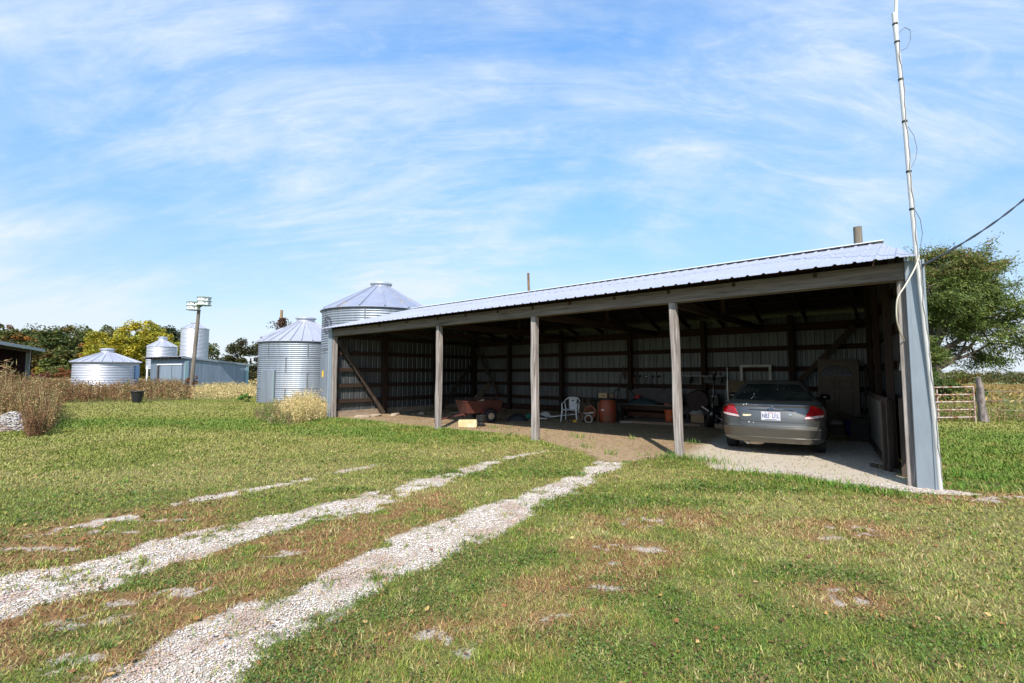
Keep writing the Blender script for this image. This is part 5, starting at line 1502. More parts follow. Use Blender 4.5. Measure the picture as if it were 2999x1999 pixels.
def text(name, s, size, m, parent, loc, depth=.001, rot=(math.pi / 2, 0, 0), sx=1.0, align='CENTER'):
    cu = bpy.data.curves.new(name, 'FONT'); cu.body = s; cu.size = size; cu.extrude = depth; cu.offset = .0012 if size > .1 else 0; cu.align_x = align; cu.align_y = 'CENTER'; cu.resolution_u = 3
    ob = bpy.data.objects.new(name, cu); COL.objects.link(ob); bpy.context.view_layer.update()
    me = bpy.data.meshes.new_from_object(ob.evaluated_get(bpy.context.evaluated_depsgraph_get()))
    bpy.data.objects.remove(ob, do_unlink=True)
    me.materials.clear(); me.materials.append(m)
    o = bpy.data.objects.new(name, me); o.location = loc; o.rotation_euler = rot; o.scale = (sx, 1, 1)
    return link(o, parent)
text('emblem_script', 'Ford', .034, CHROME, em, (0, -.017, .0), .0008, sx=1.0)
py = rear(0, .755) - .018
pl = MB().box((0, 0, 0), (.335, .012, .172)).build('licence_plate', mat('plate_frame', (.62, .60, .64), .35, .4), car, bevel=.005, loc=(0, py, .762))
MB().box((0, -.008, .001), (.300, .004, .142)).build('plate_face', mat('plate_white', (.56, .57, .62), .5), pl)
NAVY = mat('plate_blue', (.02, .025, .13), .5)
text('plate_number', 'NB3', .118, NAVY, pl, (-.083, -.0115, .0), .0006, sx=.60)
text('plate_number', 'U1L', .118, NAVY, pl, (.083, -.0115, .0), .0006, sx=.60)
MB().box((0, -.0112, .0), (.012, .001, .02)).build('plate_sticker', mat('sticker_orange', (.75, .38, .05), .5), pl)
for x in (-.085, .085):
    MB().lathe([(.008, 0), (.008, .004)], n=10, c=(x, -.011, .066), rot=(math.pi / 2, 0, 0)).build('plate_bolt', RIM, pl)
MB().box((0, -.0112, .062), (.10, .001, .010)).build('plate_heading', mat('plate_red', (.35, .07, .06), .5), pl)
MB().box((0, -.0112, -.062), (.20, .001, .008)).build('plate_footer', NAVY, pl)
kx = .325
MB().lathe([(.03, .0), (.028, .008), (.012, .012)], n=18, c=(kx, rear(kx, .80) - .001, .785), rot=(math.pi / 2, 0, 0)).build('boot_lock', CHROME, car, smooth=40)
MB().box((-.415, rear(-.415, .765) - .003, .762), (.15, .004, .034), rot=(0, 0, -.06)).build('beige_sticker', mat('sticker_beige', (.72, .62, .42), .6), car)
bd = MB()
for i in range(14):
    if i == 9: continue
    x = -.495 + i * .0195
    bd.box((x, rear(x, .80) - .003, .797), (.0135, .004, .014))
bd.build('model_badge', CHROME, car)
# tail pipe and exhaust box, mirrors, aerial
MB().tube([(-.42, .75, .27), (-.42, .15, .215)], .026, 12).build('tail_pipe', RIM, car, smooth=40)
MB().blob((-.32, .45, .235), (.20, .28, .065), n=14, sq=.7).build('silencer', mat('silencer_tan', (.40, .34, .26), .7, .2), car, smooth=40)
for s in (-1, 1):
    MB().blob((s * .985, 3.02, 1.03), (.115, .09, .075), n=14, sq=.8).build('wing_mirror', mat('mirror_black', (.012, .012, .012), .25, coat=.4), car, smooth=50)
    MB().beam((s * .80, 3.05, 1.0), (s * .92, 3.03, 1.0), .05, .04).build('mirror_arm', UNDER, car)
MB().tube([(-.80, .50, .98), (-.805, .52, 1.72)], [.0055, .003], 6).build('aerial', mat('aerial_steel', (.55, .54, .50), .4, .5), car)
# pale droppings spattered on the boot and the window
dr = MB()
for x, z, r in ((-.33, 1.155, .016), (-.345, 1.10, .011), (-.32, 1.115, .009), (-.37, 1.07, .014), (-.35, 1.075, .008), (-.52, 1.19, .007), (-.30, 1.08, .007), (.10, 1.255, .011), (.21, 1.262, .007), (-.28, 1.235, .006), (.32, 1.28, .006), (-.42, .98, .012), (-.47, .965, .010), (-.38, .632, .012), (-.30, .625, .008)):
    dr.lathe([(r, .0), (r * .8, .003), (.0005, .004)], n=8, c=(x, rear(x, z) - .012, z), rot=(math.pi / 2 - (.9 if z > 1 else 0), 0, 0))
dr.build('dropping_specks', mat('chalk_white', (.72, .70, .66), .8), car)

# ------------------------------------------------------------------ things inside the shed
def sthing(name, label, cat, t, d, rz=0.0, z=0.0, group=None, scale=1.0):
    """a thing standing at (t, d) of the shed, local x to the viewer's right along the front, y into the shed"""
    return thing(name, label, cat, W(t, d, z), -SH_A + rz, group, scale)
def solo(name, mb, m, label, cat, t, d, rz=0.0, z=0.0, smooth=None, bevel=0, solid=0, group=None):
    o = mb.build(name, m, None, smooth=smooth, bevel=bevel, solid=solid)
    o.location = W(t, d, z); o.rotation_euler = (0, 0, -SH_A + rz)
    return tag(o, label, cat, group)
CARD = mat('cardboard', (.34, .22, .12), .85, col2=(.27, .17, .09), nscale=(6, 6, 6))
CARDD = mat('dusty_cardboard', (.20, .145, .09), .9, col2=(.14, .10, .065), nscale=(5, 5, 5))
RUSTM = mat('rust_red_metal', (.105, .026, .015), .75, .1, col2=(.07, .02, .014), nscale=(7, 7, 7), col3=(.11, .05, .035), n3=(3, 3, 3))
IRON = mat('black_iron', (.012, .012, .013), .4, .4)
DKWOOD = wood('dark_bench_wood', (.075, .045, .030), (.04, .026, .018), (2, 12, 12))
WHITEP = mat('white_plastic', (.74, .73, .70), .42, col2=(.60, .58, .54), nscale=(6, 6, 6))
# red dump cart
cart = sthing('garden_cart', 'rust-red metal garden cart with a drawbar, parked between the second and third front posts', 'cart', 10.05, 2.75, R_(62))
# local x = forward (drawbar at -x side)
def cartbox():
    b = MB()
    x0, x1, w0, w1, z0, z1 = -.62, .62, .33, .40, .30, .66
    o = [(x0 + .10, -w0, z0), (x1 - .03, -w0, z0), (x1 - .03, w0, z0), (x0 + .10, w0, z0), (x0, -w1, z1), (x1, -w1, z1), (x1, w1, z1), (x0, w1, z1)]
    b.add(o, [(3, 2, 1, 0), (0, 1, 5, 4), (1, 2, 6, 5), (2, 3, 7, 6), (3, 0, 4, 7)])
    return b
cart.rotation_euler = (0, 0, R_(28)); _w = ground_at(1431, 1240); cart.location = (_w[0] - .33, _w[1] + .55, 0)
cb_ = cartbox().build('tub', RUSTM, cart, solid=.012)
rimb = MB()
for a, c in (((-.62, -.40), (.62, -.40)), ((.62, -.40), (.62, .40)), ((.62, .40), (-.62, .40)), ((-.62, .40), (-.62, -.40))):
    rimb.beam((*a, .665), (*c, .665), .03, .025)
rimb.build('tub_rim', RUSTM, cb_)
MB().beam((-.5, 0, .26), (-1.45, -.02, .10), .05, .05).build('drawbar', RUSTM, cart)
MB().beam((-.46, 0, .30), (-.46, 0, .20), .12, .12).build('bracket', RUSTM, cart)
MB().tube([(.18, -.46, .20), (.18, .46, .20)], .022, 8).build('axle', IRON, cart)
for s in (-1, 1):
    wh = MB().lathe([(.10, -.06), (.17, -.065), (.20, -.045), (.205, 0), (.20, .045), (.17, .065), (.10, .06)], n=26, c=(.18, s * .46, .205), cap=False, rot=(math.pi / 2, 0, 0)).build('wheel', BLACKT, cart, smooth=45)
    MB().lathe([(.112, -.045), (.095, -.02), (.04, -.03), (.03, -.055), (.002, -.055)], n=20, c=(.18, s * .46, .205), rot=(math.pi / 2 * (1 if s < 0 else -1) * -1, 0, 0), cap=False).build('rim', mat('cream_rim', (.50, .40, .26), .6), wh, smooth=40)
    MB().lathe([(.245, -.07), (.245, .07)], n=14, c=(.18, s * .42, .205), cap=False, a0=R_(15), a1=R_(165), rot=(math.pi / 2, 0, 0)).build('mudguard', RUSTM, cart, solid=.006) if s < 0 else None
wb = MB()
for k in range(5):
    P = [(rng.normal() * .26 + .1, rng.normal() * .15, .66 + .09 * rng.random()) for _ in range(9)]
    wb.tube(smooth_pts(P, 5), .008, 5)
o = wb.build('wire_tangle', mat('rusty_wire', (.11, .05, .035), .7, .2), None); o.location = cart.location; o.rotation_euler = cart.rotation_euler
tag(o, 'tangle of rusty wire heaped inside the red garden cart', 'wire')
o = MB().beam((-.35, -.22, .60), (.0, -.36, .70), .03, .03).build('wood_stick', mat('pale_stick', (.55, .42, .22), .8), None); o.location = cart.location; o.rotation_euler = cart.rotation_euler
tag(o, 'short pale stick poking out over the rim of the red garden cart', 'stick')
# straw-coloured block, black pot
b = MB(); 
b.box((0, 0, .115), (.56, .30, .23))
o = b.build('straw_block', mat('straw_block_skin', (.62, .50, .27), .9, col2=(.47, .35, .17), nscale=(16, 4, 5), col3=(.74, .66, .50), n3=(4, 4, 4), bump=1.0, detail=8), None, bevel=.03)
for v in o.data.vertices: v.co += Vector((random.uniform(-.012, .012), random.uniform(-.012, .012), random.uniform(-.012, .012)))
o.location = ground_at(1370, 1252) + (0,); o.rotation_euler = (0, 0, R_(6)); o.scale = (.92, 1, .95)
tag(o, 'pale straw-coloured block lying on the grass in front of the red cart', 'block')
q = ground_at(1408, 1249)
pot = thing('black_pot', 'black pot with a shiny silver band standing beside the straw-coloured block', 'pot', (q[0], q[1] + .12, 0))
MB().lathe([(.105, 0), (.115, .02), (.105, .10), (.108, .14), (.13, .15), (.14, .30), (.145, .31), (.12, .31), (.10, .16), (.01, .15)], n=26).build('pot_body', BLKP, pot, smooth=40)
MB().lathe([(.1085, .028), (.104, .06), (.107, .095)], n=26, cap=False).build('silver_band', CHROME, pot, smooth=60)
# white monobloc chair
ch = sthing('plastic_chair', 'white plastic armchair standing in the shed, turned a little to the right', 'chair', 8.30, 4.25, R_(10), scale=.90)
ch.rotation_euler = (0, 0, R_(-22))
# faces -y (towards camera) : seat front at y=-.22
seat = MB()
def seatp(i, j):
    u = i / 8 * 2 - 1; v = j / 8
    w = .235 - .015 * v
    return (u * w, -.22 + .42 * v, .415 - .018 * (1 - u * u) * math.sin(v * math.pi) - .012 * (v < .05))
seat.grid(seatp, 9, 9).build('seat', WHITEP, ch, solid=.018, smooth=50)
bk_ = MB()
def backp(i, j):
    u = i / 8 * 2 - 1; v = j / 8
    w = .115 + .035 * v
    return (u * w, .20 + .12 * v + .02 * u * u, .40 + .38 * v)
bk_.grid(backp, 9, 9)
bk_.f = [f for k, f in enumerate(bk_.f) if k not in (6 * 8 + 3, 6 * 8 + 4)]
bk_.build('backrest', WHITEP, ch, solid=.016, smooth=50)
hoop = [(-.27, -.17, .60), (-.29, -.05, .625), (-.285, .12, .65), (-.25, .25, .72), (-.17, .315, .79), (0, .335, .81), (.17, .315, .79), (.25, .25, .72), (.285, .12, .65), (.29, -.05, .625), (.27, -.17, .60)]
MB().tube(smooth_pts(hoop, 5), .026, 8).build('arm_rail', WHITEP, ch, smooth=60)
for s in (-1, 1):
    MB().tube([(s * .262, -.18, .605), (s * .245, -.215, .40), (s * .285, -.27, 0)], [.024, .030, .018], 8).build('leg', WHITEP, ch, smooth=60)
    MB().tube([(s * .27, .20, .66), (s * .225, .20, .40), (s * .265, .30, 0)], [.02, .030, .018], 8).build('leg', WHITEP, ch, smooth=60)
# red plastic barrel with lid and boxes on it
br = sthing('plastic_barrel', 'rust-red plastic barrel with a black lid and a torn white sticker', 'barrel', 7.30, 4.80, scale=1.0)
BARR = mat('barrel_red', (.36, .065, .022), .5, col2=(.26, .05, .022), nscale=(3, 3, 3), col3=(.22, .11, .055), n3=(2, 2, 1.6), lo3=.52, hi3=.66)
MB().lathe([(.215, 0), (.235, .02), (.245, .10), (.262, .24), (.268, .28), (.27, .40), (.265, .50), (.25, .58), (.225, .66), (.21, .70), (.01, .70)], n=40).build('barrel_body', BARR, br, smooth=40)
MB().lathe([(.222, .685), (.226, .70), (.226, .745), (.19, .75), (.01, .745)], n=40).build('lid', mat('lid_black', (.018, .017, .016), .6), br, smooth=40)
sb = MB(); aa = R_(-90 - 4)
for (u, v, w, h) in ((-.02, .385, .05, .05), (.03, .40, .035, .02), (.03, .372, .04, .018)):
    P = []
    for k in range(5):
        a = aa + (u - w / 2 + w * k / 4) / .27
        P += [(.2735 * math.cos(a), .2735 * math.sin(a), v - h / 2), (.2735 * math.cos(a), .2735 * math.sin(a), v + h / 2)]
    sb.add(P, [(2 * k, 2 * k + 2, 2 * k + 3, 2 * k + 1) for k in range(4)])
sb.build('torn_sticker', mat('sticker_white', (.8, .8, .78), .6), br)
bx_ = sthing('cardboard_box', 'small cardboard box lying on top of the red barrel', 'box', 7.33, 4.72, R_(8), z=.75)
MB().box((-.05, 0, .075), (.27, .20, .15)).build('carton', mat('tan_carton', (.42, .30, .17), .8), bx_, bevel=.003)
MB().box((-.03, -.1015, .065), (.10, .002, .03)).build('carton_print', mat('print_brown', (.10, .07, .05), .8), bx_)
solo('round_basket', MB().lathe([(.07, 0), (.10, .05), (.095, .11), (.05, .14), (.01, .145)], n=16), CARDD, 'brown rounded bundle beside the small box on the barrel lid', 'bundle', 7.10, 4.72, z=.75, smooth=40)
# bench with clutter
bench = sthing('wooden_bench', 'dark wooden settle against the back wall with clutter on its seat', 'bench', 6.55, 6.15)
for x in (-.85, .85):
    for y in (-.20, .22):
        MB().box((x, y, .26 if y < 0 else .50), (.06, .06, .52 if y < 0 else 1.0)).build('leg', DKWOOD, bench)
MB().box((0, 0, .50), (1.80, .48, .035)).build('seat', mat('bench_edge', (.12, .10, .085), .6), bench)
MB().box((0, -.215, .40), (1.70, .03, .14)).build('apron', DKWOOD, bench)
MB().box((0, .20, .16), (1.70, .05, .16)).build('lower_board', wood('rust_brown_board', (.16, .07, .04), (.09, .045, .03), (2, 9, 9)), bench)
MB().add([(-.84, .205, .55), (.84, .205, .55), (.84, .225, .93), (.3, .235, .98), (-.2, .235, .99), (-.84, .225, .94)], [(0, 1, 2, 3, 4, 5)]).build('backrest', mat('bench_back', (.095, .085, .08), .8, col2=(.06, .05, .05), nscale=(3, 3, 3)), bench, solid=.03)
def heap_mb(rx, ry, h, n=16, jit=.25):
    b = MB()
    b.grid(lambda i, j: ((i / (n - 1) * 2 - 1) * rx, (j / (n - 1) * 2 - 1) * ry, max(0, h * (1 - abs(i / (n - 1) * 2 - 1) ** 2.5) * (1 - abs(j / (n - 1) * 2 - 1) ** 2.5) * (1 + random.uniform(-jit, jit)))), n, n)
    return b
solo('tarp', heap_mb(.55, .17, .16), mat('teal_tarp', (.030, .075, .080), .7, col2=(.02, .04, .05), nscale=(5, 5, 5)), 'dark teal tarp bunched along the seat of the dark bench', 'tarp', 6.75, 6.10, z=.519, smooth=60)
solo('red_cloth', heap_mb(.15, .09, .16, 10), mat('red_cloth_skin', (.42, .045, .045), .8), 'crumpled red cloth on the bench above the teal tarp', 'cloth', 6.98, 6.22, R_(-20), z=.63, smooth=60)
solo('orange_tool', MB().beam((-.09, 0, .02), (.09, .02, .025), .05, .04), mat('tool_orange', (.50, .11, .03), .5), 'small orange-red tool at the right end of the bench seat', 'tool', 5.90, 6.02, z=.519)
# birdhouse shaped box, pots
bh = sthing('wooden_birdhouse', 'grey-green house-shaped box on the floor left of the bench', 'birdhouse', 7.62, 5.95, R_(-10))
GG = mat('grey_green_paint', (.20, .23, .17), .8, col2=(.14, .16, .12), nscale=(6, 6, 6))
MB().prism([(-.16, 0), (.16, 0), (.16, .36), (0, .50), (-.16, .36)], -.14, .14).build('house_body', GG, bh)
for s in (-1, 1): MB().beam((s * .20, 0, .335), (0, 0, .515), .34, .02, up=(s * .5, 0, .8)).build('house_roof', GG, bh)
def flower_pot(name, label, t, d, r, h, m, tilt=(0, 0)):
    o = solo(name, MB().lathe([(r * .68, 0), (r * .92, h * .8), (r, h * .8), (r, h), (r * .85, h), (r * .62, h * .12), (.005, h * .12)], n=22), m, label, 'pot', t, d, smooth=35)
    if tilt != (0, 0): o.rotation_euler = (tilt[0], tilt[1], -SH_A); o.location.z += r * .85
    return o
TERRA = mat('terracotta', (.36, .15, .07), .8, col2=(.28, .12, .06), nscale=(5, 5, 5)); TERRAD = mat('dusty_terracotta', (.24, .16, .11), .85)
flower_pot('clay_pot', 'dusty brown clay pot between the red barrel and the house-shaped box', 7.70, 5.35, .14, .24, TERRAD)
flower_pot('clay_pot', 'large orange clay pot tipped on its side between the chair and the barrel', 7.86, 4.9, .21, .34, TERRA, (R_(70), R_(20)))
flower_pot('clay_pot', 'brown ribbed pot lying in front of the large orange clay pot', 7.98, 4.55, .15, .26, TERRAD, (R_(80), R_(-70)))
solo('pale_shell', MB().lathe([(.10, -.05), (.12, 0), (.10, .05)], n=18, c=(0, 0, .11), cap=False, rot=(math.pi / 2, 0, .4)), mat('bone_white', (.46, .40, .32), .8), 'pale curved piece of scrap at the foot of the red barrel', 'scrap', 7.68, 4.30, smooth=40, solid=.03)
solo('yellow_scoop', MB().box((0, 0, .04), (.13, .10, .08)), mat('yellow_plastic', (.62, .34, .02), .5), 'small bright yellow scrap beside the right legs of the white chair', 'scrap', 8.02, 4.05, R_(20), bevel=.02)
# tarps and piles behind the chair
def rag_pile(label, t, d, rx, ry, h, m, rz=0): return solo('tarp_pile', heap_mb(rx, ry, h, 18, .2), m, label, 'pile', t, d, rz, smooth=50)
rag_pile('brown mound of old tarps directly behind the white chair', 8.35, 5.25, .55, .45, .62, mat('brown_tarp', (.13, .095, .055), .9, col2=(.08, .06, .04), nscale=(4, 4, 4)))
rag_pile('grey-brown mound with a dark hole left of the red barrel', 7.85, 5.6, .50, .45, .72, mat('grey_tarp', (.12, .105, .085), .9, col2=(.06, .055, .05), nscale=(4, 4, 4)))
solo('black_pipes', MB().tube([(-.45, 0, .66), (.35, -.1, .60)], .02, 6).tube([(-.40, .05, .70), (.38, -.05, .63)], .018, 6), mat('pipe_dark', (.04, .045, .05), .4), 'dark pipes lying across the mound left of the red barrel', 'pipes', 7.75, 5.25)
solo('wood_post', MB().beam((0, 0, 0), (.03, .05, .62), .07, .06), wood('orange_brown_post', (.30, .13, .065), (.2, .09, .05), (9, 9, 2)), 'short orange-brown post leaning just left of the red barrel', 'post', 7.62, 4.75)
p0 = Vector((*ground_at(1612, 1225), .05)); p1 = W(7.58, 4.42, .30)
o = MB().tube([p0, p0.lerp(p1, .5) + Vector((0, 0, .01)), p1], .018, 8).build('plastic_pipe', mat('pipe_white', (.70, .69, .66), .5), None, smooth=50); tag(o, 'long white plastic pipe slanting from the floor to the red barrel', 'pipe')
p0 = Vector((*ground_at(1600, 1222), .03)); p1 = Vector((*ground_at(1700, 1224), .14))
o = MB().beam(p0, p1, .06, .03).build('white_lath', mat('lath_white', (.52, .50, .46), .7), None); tag(o, 'thin whitish lath lying behind the white chair legs', 'lath')
q = ground_at(1600, 1221)
o = heap_mb(.24, .10, .14, 10).build('paper_sack', mat('sack_paper', (.60, .57, .50), .8, col2=(.45, .42, .36), nscale=(6, 6, 6)), None, smooth=50, loc=(q[0], q[1], .03)); o.rotation_euler = (0, R_(18), R_(-20)); tag(o, 'crumpled whitish paper sack on the floor left of the chair', 'sack')
q = ground_at(1590, 1230)
o = MB().tube([(-.15, 0, .06), (.13, -.05, .05)], .05, 12).build('metal_canister', mat('can_grey', (.34, .31, .27), .4, .6), None, smooth=50, loc=(*q, 0)); tag(o, 'grey metal canister lying on the dirt left of the white chair', 'canister')
q = ground_at(1515, 1231)
o = heap_mb(.34, .22, .22, 14, .12).build('black_bag', mat('bag_black', (.022, .022, .022), .6), None, smooth=50, loc=(*q, 0)); tag(o, 'black lump of rubber or bag on the floor right of the red cart', 'bag')
q = ground_at(1549, 1225)
o = MB().blob((0, 0, .08), (.09, .08, .08), n=10, jit=.1).build('teal_jug', mat('teal_plastic', (.02, .20, .15), .5), None, smooth=50, loc=(*q, 0)); tag(o, 'small teal plastic jug just left of the third front post', 'jug')
# planks in the left corner, plywood on the floor, boards
o = MB().beam(W(13.9, 5.35, .22), W(14.15, 6.75, 1.02), .05, .22).build('leaning_plank', PLANKW, None); tag(o, 'wide pale plank leaning up into the left back corner of the shed', 'plank')
o = MB().beam(W(13.5, 4.2, .03), W(12.3, 4.6, .05), .95, .025).build('plywood_sheet', mat('plywood', (.30, .24, .17), .85, col2=(.22, .17, .12), nscale=(3, 3, 3)), None); tag(o, 'greyish plywood sheet lying on the dirt behind the second front post', 'plywood')
for i, (px, py, r, lb) in enumerate(((1060, 1222, .28, 'flat grey piece of broken board at the base of the left wall'), (1100, 1219, .26, 'pale broken stone slab beside the foot of the left wall brace'), (1158, 1216, .30, 'pale flat rock just right of the left middle wall post'), (1235, 1213, .20, 'small pale rock farther right along the left wall'))):
    q = ground_at(px, py)
    o = MB().blob((0, 0, .03), (r, .13, .06), n=9, sq=.8, jit=.15).build('flat_rock', mat('tan_rock', (.40, .32, .23), .9, col2=(.28, .21, .15), nscale=(6, 6, 6)), None, loc=(*q, 0)); o.rotation_euler = (0, 0, R_(20 + i * 30)); tag(o, lb, 'rock')
# rotten sill and slab edge in front of the bench
o = MB().beam(W(6.95, 4.95, .03), W(4.7, 5.45, .03), .16, .09).build('timber_sill', wood('rotten_sill', (.30, .20, .13), (.16, .11, .08), (3, 3, 8)), None); tag(o, 'low rotten timber sill lying on the floor in front of the bench', 'timber')
o = MB().add([tuple(W(6.95, 5.03, .035)), tuple(W(4.65, 5.53, .035)), tuple(W(4.65, 6.7, .035)), tuple(W(6.95, 6.7, .035))], [(0, 1, 2, 3)]).build('floor_slab', mat('slab_tan', (.22, .165, .115), .9, col2=(.16, .12, .085), nscale=(3, 3, 3)), None, solid=.06); tag(o, 'low tan floor slab under the bench along the back wall', 'slab')
q = ground_at(1835, 1239)
o = MB().beam((-.2, 0, .02), (.2, .03, .02), .05, .02).beam((-.16, .06, .025), (.18, .08, .02), .03, .015).build('metal_strips', mat('strip_silver', (.62, .62, .60), .4, .6), None, loc=(*q, 0)); tag(o, 'silvery metal strips lying on the floor before the bench', 'scrap')
# orange bucket
ob = sthing('orange_bucket', 'tall orange bucket right of the bench, partly behind the fourth front post', 'bucket', 5.70, 5.70)
ORB = mat('bucket_orange', (.55, .095, .018), .45)
MB().lathe([(.125, 0), (.15, .36), (.158, .36), (.158, .40), (.14, .40), (.115, .03), (.01, .03)], n=26).build('bucket_body', ORB, ob, smooth=40)
MB().tube([(-.155, 0, .35), (-.12, -.10, .22), (0, -.155, .17), (.12, -.10, .22), (.155, 0, .35)], .004, 5).build('wire_handle', RIM, ob)
# big barrel smoker
sm = sthing('barrel_smoker', 'large dark maroon barrel smoker on legs behind the fourth front post', 'smoker', 4.98, 6.15, R_(8))
MAR = mat('maroon_iron', (.038, .016, .014), .65, .2, col2=(.024, .013, .012), nscale=(4, 4, 4))
MB().lathe([(.01, -.36), (.29, -.36), (.31, -.34), (.31, .34), (.29, .36), (.01, .36)], n=32, c=(-.02, 0, .70), rot=(math.pi / 2, 0, R_(8))).build('smoker_drum', MAR, sm, smooth=40)
MB().box((.44, .0, .72), (.26, .30, .34)).build('fire_box', IRON, sm, bevel=.01)
for x in (-.28, .28):
    for y in (-.25, .25): MB().box((x, y, .25), (.05, .05, .5)).build('leg', IRON, sm)
for x in (-.28, .30): MB().lathe([(.09, -.025), (.10, 0), (.09, .025)], n=20, c=(x, -.30, .10), rot=(math.pi / 2, 0, 0)).build('wheel', BLACKT, sm, smooth=40)
MB().box((0, -.3, .36), (.9, .05, .14)).build('cross_board', MAR, sm)
MB().beam((.42, -.22, .82), (.52, -.25, .82), .03, .02).build('door_handle', RIM, sm)
# shelf with two dark bins under it
sh = sthing('wall_shelf', 'narrow wall shelf with dark bins hanging below it, right of the fishing rods', 'shelf', 5.17, 6.72, z=1.42)
MB().box((0, 0, .0), (1.55, .20, .022)).build('shelf_board', mat('shelf_pale', (.42, .39, .34), .7), sh)
for x in (-.48, .46):
    MB().prism([(-.24, -.22), (.22, -.22), (.27, -.012), (-.27, -.012)], -.10, .08).build('hanging_bin', BLKP, sh).location = (x, 0, 0)
# fishing rods and reels on the wall
for i, (t, ln, tl, lb, rs) in enumerate(((7.42, 1.0, .03, 'fishing rod nearest the wall post, with a red grip', True), (7.20, 1.3, -.02, 'second fishing rod from the wall post, hung reel down', True), (6.98, 1.25, .06, 'fishing rod with a bright silver reel in the middle of the row', True), (6.75, 1.35, .03, 'fishing rod with the longest black grip in the row', True), (6.55, 1.3, -.04, 'fishing rod at the right end of the reels', True), (6.32, 1.6, .0, 'single plain rod hanging lowest, right of the reels', False))):
    r = sthing('fishing_rod', lb, 'fishing rod', t, 6.84, z=1.0, group='fishing rods on the back wall')
    o0 = .12 if rs else -.15
    MB().tube([(0, 0, o0), (tl, 0, o0 + .32)], .014, 7).build('grip', mat('cork_black', (.02, .018, .016), .7) if i else mat('grip_red', (.30, .03, .035), .6), r)
    MB().tube([(tl, 0, o0 + .32), (tl * 3, .02, ln)], [.006, .003], 5).build('rod_blank', IRON, r)
    if rs: MB().blob((.045, -.03, o0 + .28), (.045, .04, .045), n=10).build('reel', CHROME if i == 2 else IRON, r, smooth=50)
solo('green_lure', MB().blob((0, 0, 0), (.012, .012, .045), n=8), mat('lure_green', (.30, .50, .12), .5), 'tiny green lure hanging on the back wall left of the shelf', 'lure', 5.95, 6.90, z=1.55, smooth=50)
solo('long_rake', MB().tube([(0, -.1, 0), (.20, .32, 1.75)], .014, 6).blob((.24, .32, 1.45), (.06, .05, .17), n=8, jit=.2), mat('rake_dark', (.06, .035, .025), .7), 'long-handled tool leaning on the wall post left of the fishing rods', 'rake', 7.95, 6.45)
solo('hoop_hose', MB().tube([(.5 * math.cos(a) * .9, .02 * math.sin(3 * a), .52 + .5 * math.sin(a)) for a in np.linspace(.1, 3.0, 16)], .014, 6), mat('hose_blue', (.03, .045, .055), .5), 'dark bent hose arching behind the red barrel', 'hose', 7.55, 6.3, smooth=60)
# coat stand
cs_ = sthing('coat_stand', 'black ornate coat stand leaning left of the car', 'coat stand', 4.42, 5.45)
cs_.rotation_euler = (0, R_(5), -SH_A)
MB().lathe([(.17, 0), (.18, .03), (.10, .08), (.05, .16), (.09, .22), (.09, .44), (.05, .50), (.028, .58), (.028, .78), (.05, .84), (.028, .90), (.024, 1.30), (.05, 1.36), (.022, 1.42), (.055, 1.50), (.05, 1.56), (.01, 1.58)], n=20).build('stand_column', mat('gloss_black', (.012, .012, .012), .18, .2, coat=.6), cs_, smooth=40)
for a in range(0, 360, 60):
    a = R_(a); hkk = [(.02, 1.36), (.10, 1.33), (.17, 1.37), (.19, 1.46), (.16, 1.52)]
    MB().tube(smooth_pts([(r * math.cos(a), r * math.sin(a), z) for r, z in hkk], 4), .007, 6).build('hook', IRON, cs_)
for a in (30, 150, 270):
    a = R_(a); MB().tube(smooth_pts([(.06 * math.cos(a), .06 * math.sin(a), .16), (.18 * math.cos(a), .18 * math.sin(a), .10), (.24 * math.cos(a), .24 * math.sin(a), .0)], 4), .014, 6).build('foot', IRON, cs_)
# boxes between the stand and the car
b1 = sthing('cardboard_box', 'brown cardboard box with a white label on the floor left of the coat stand', 'box', 4.95, 5.95, R_(12))
MB().box((0, 0, .155), (.36, .30, .31)).build('carton', CARD, b1, bevel=.004)
MB().box((-.06, -.1515, .03), (.09, .002, .03)).build('carton_label', WHITEP, b1)
solo('plastic_bag', heap_mb(.22, .18, .26, 12, .25), mat('bag_grey', (.30, .29, .28), .4, col2=(.16, .15, .15), nscale=(7, 7, 7)), 'crumpled grey plastic bag on top of the brown floor box', 'bag', 4.95, 5.95, z=.311, smooth=50)
solo('black_case', MB().box((0, 0, .16), (.34, .26, .32), rot=(0, .3, 0)), IRON, 'black tilted case behind the foot of the coat stand', 'case', 4.55, 6.1, z=.05, bevel=.02)
o = MB().beam(W(4.75, 5.7, .55), W(3.95, 5.6, .06), .02, .03).build('metal_rod', RIM, None); tag(o, 'thin shiny rod slanting down to the right across the coat stand', 'rod')
b2 = sthing('cardboard_sheet', 'big dusty cardboard sheet standing behind the boxes left of the car', 'cardboard', 3.75, 6.55)
MB().add([(-.62, 0, .02), (.55, .05, .02), (.55, .20, 1.25), (-.56, .18, 1.30)], [(0, 1, 2, 3)]).build('panel', CARDD, b2, solid=.02)
MB().beam((-.64, -.02, .0), (-.56, .14, 1.30), .05, .03).build('edge_batten', mat('batten_grey', (.34, .32, .29), .8), b2)
for (t, d, z, sx, sy, sz, lb) in ((4.0, 6.0, .0, .52, .36, .42, 'lowest of the stacked cartons left of the car'), (3.98, 6.0, .421, .46, .34, .20, 'middle carton with a white tag in the stack left of the car'), (3.85, 6.02, .622, .52, .32, .14, 'pale flat carton on top of the stack left of the car')):
    o = solo('stacked_carton', MB().box((0, 0, sz / 2), (sx, sy, sz)), CARDD if z < .6 else mat('pale_carton', (.30, .25, .19), .85), lb, 'box', t, d, R_(random.uniform(-6, 6)), z=z, bevel=.004)
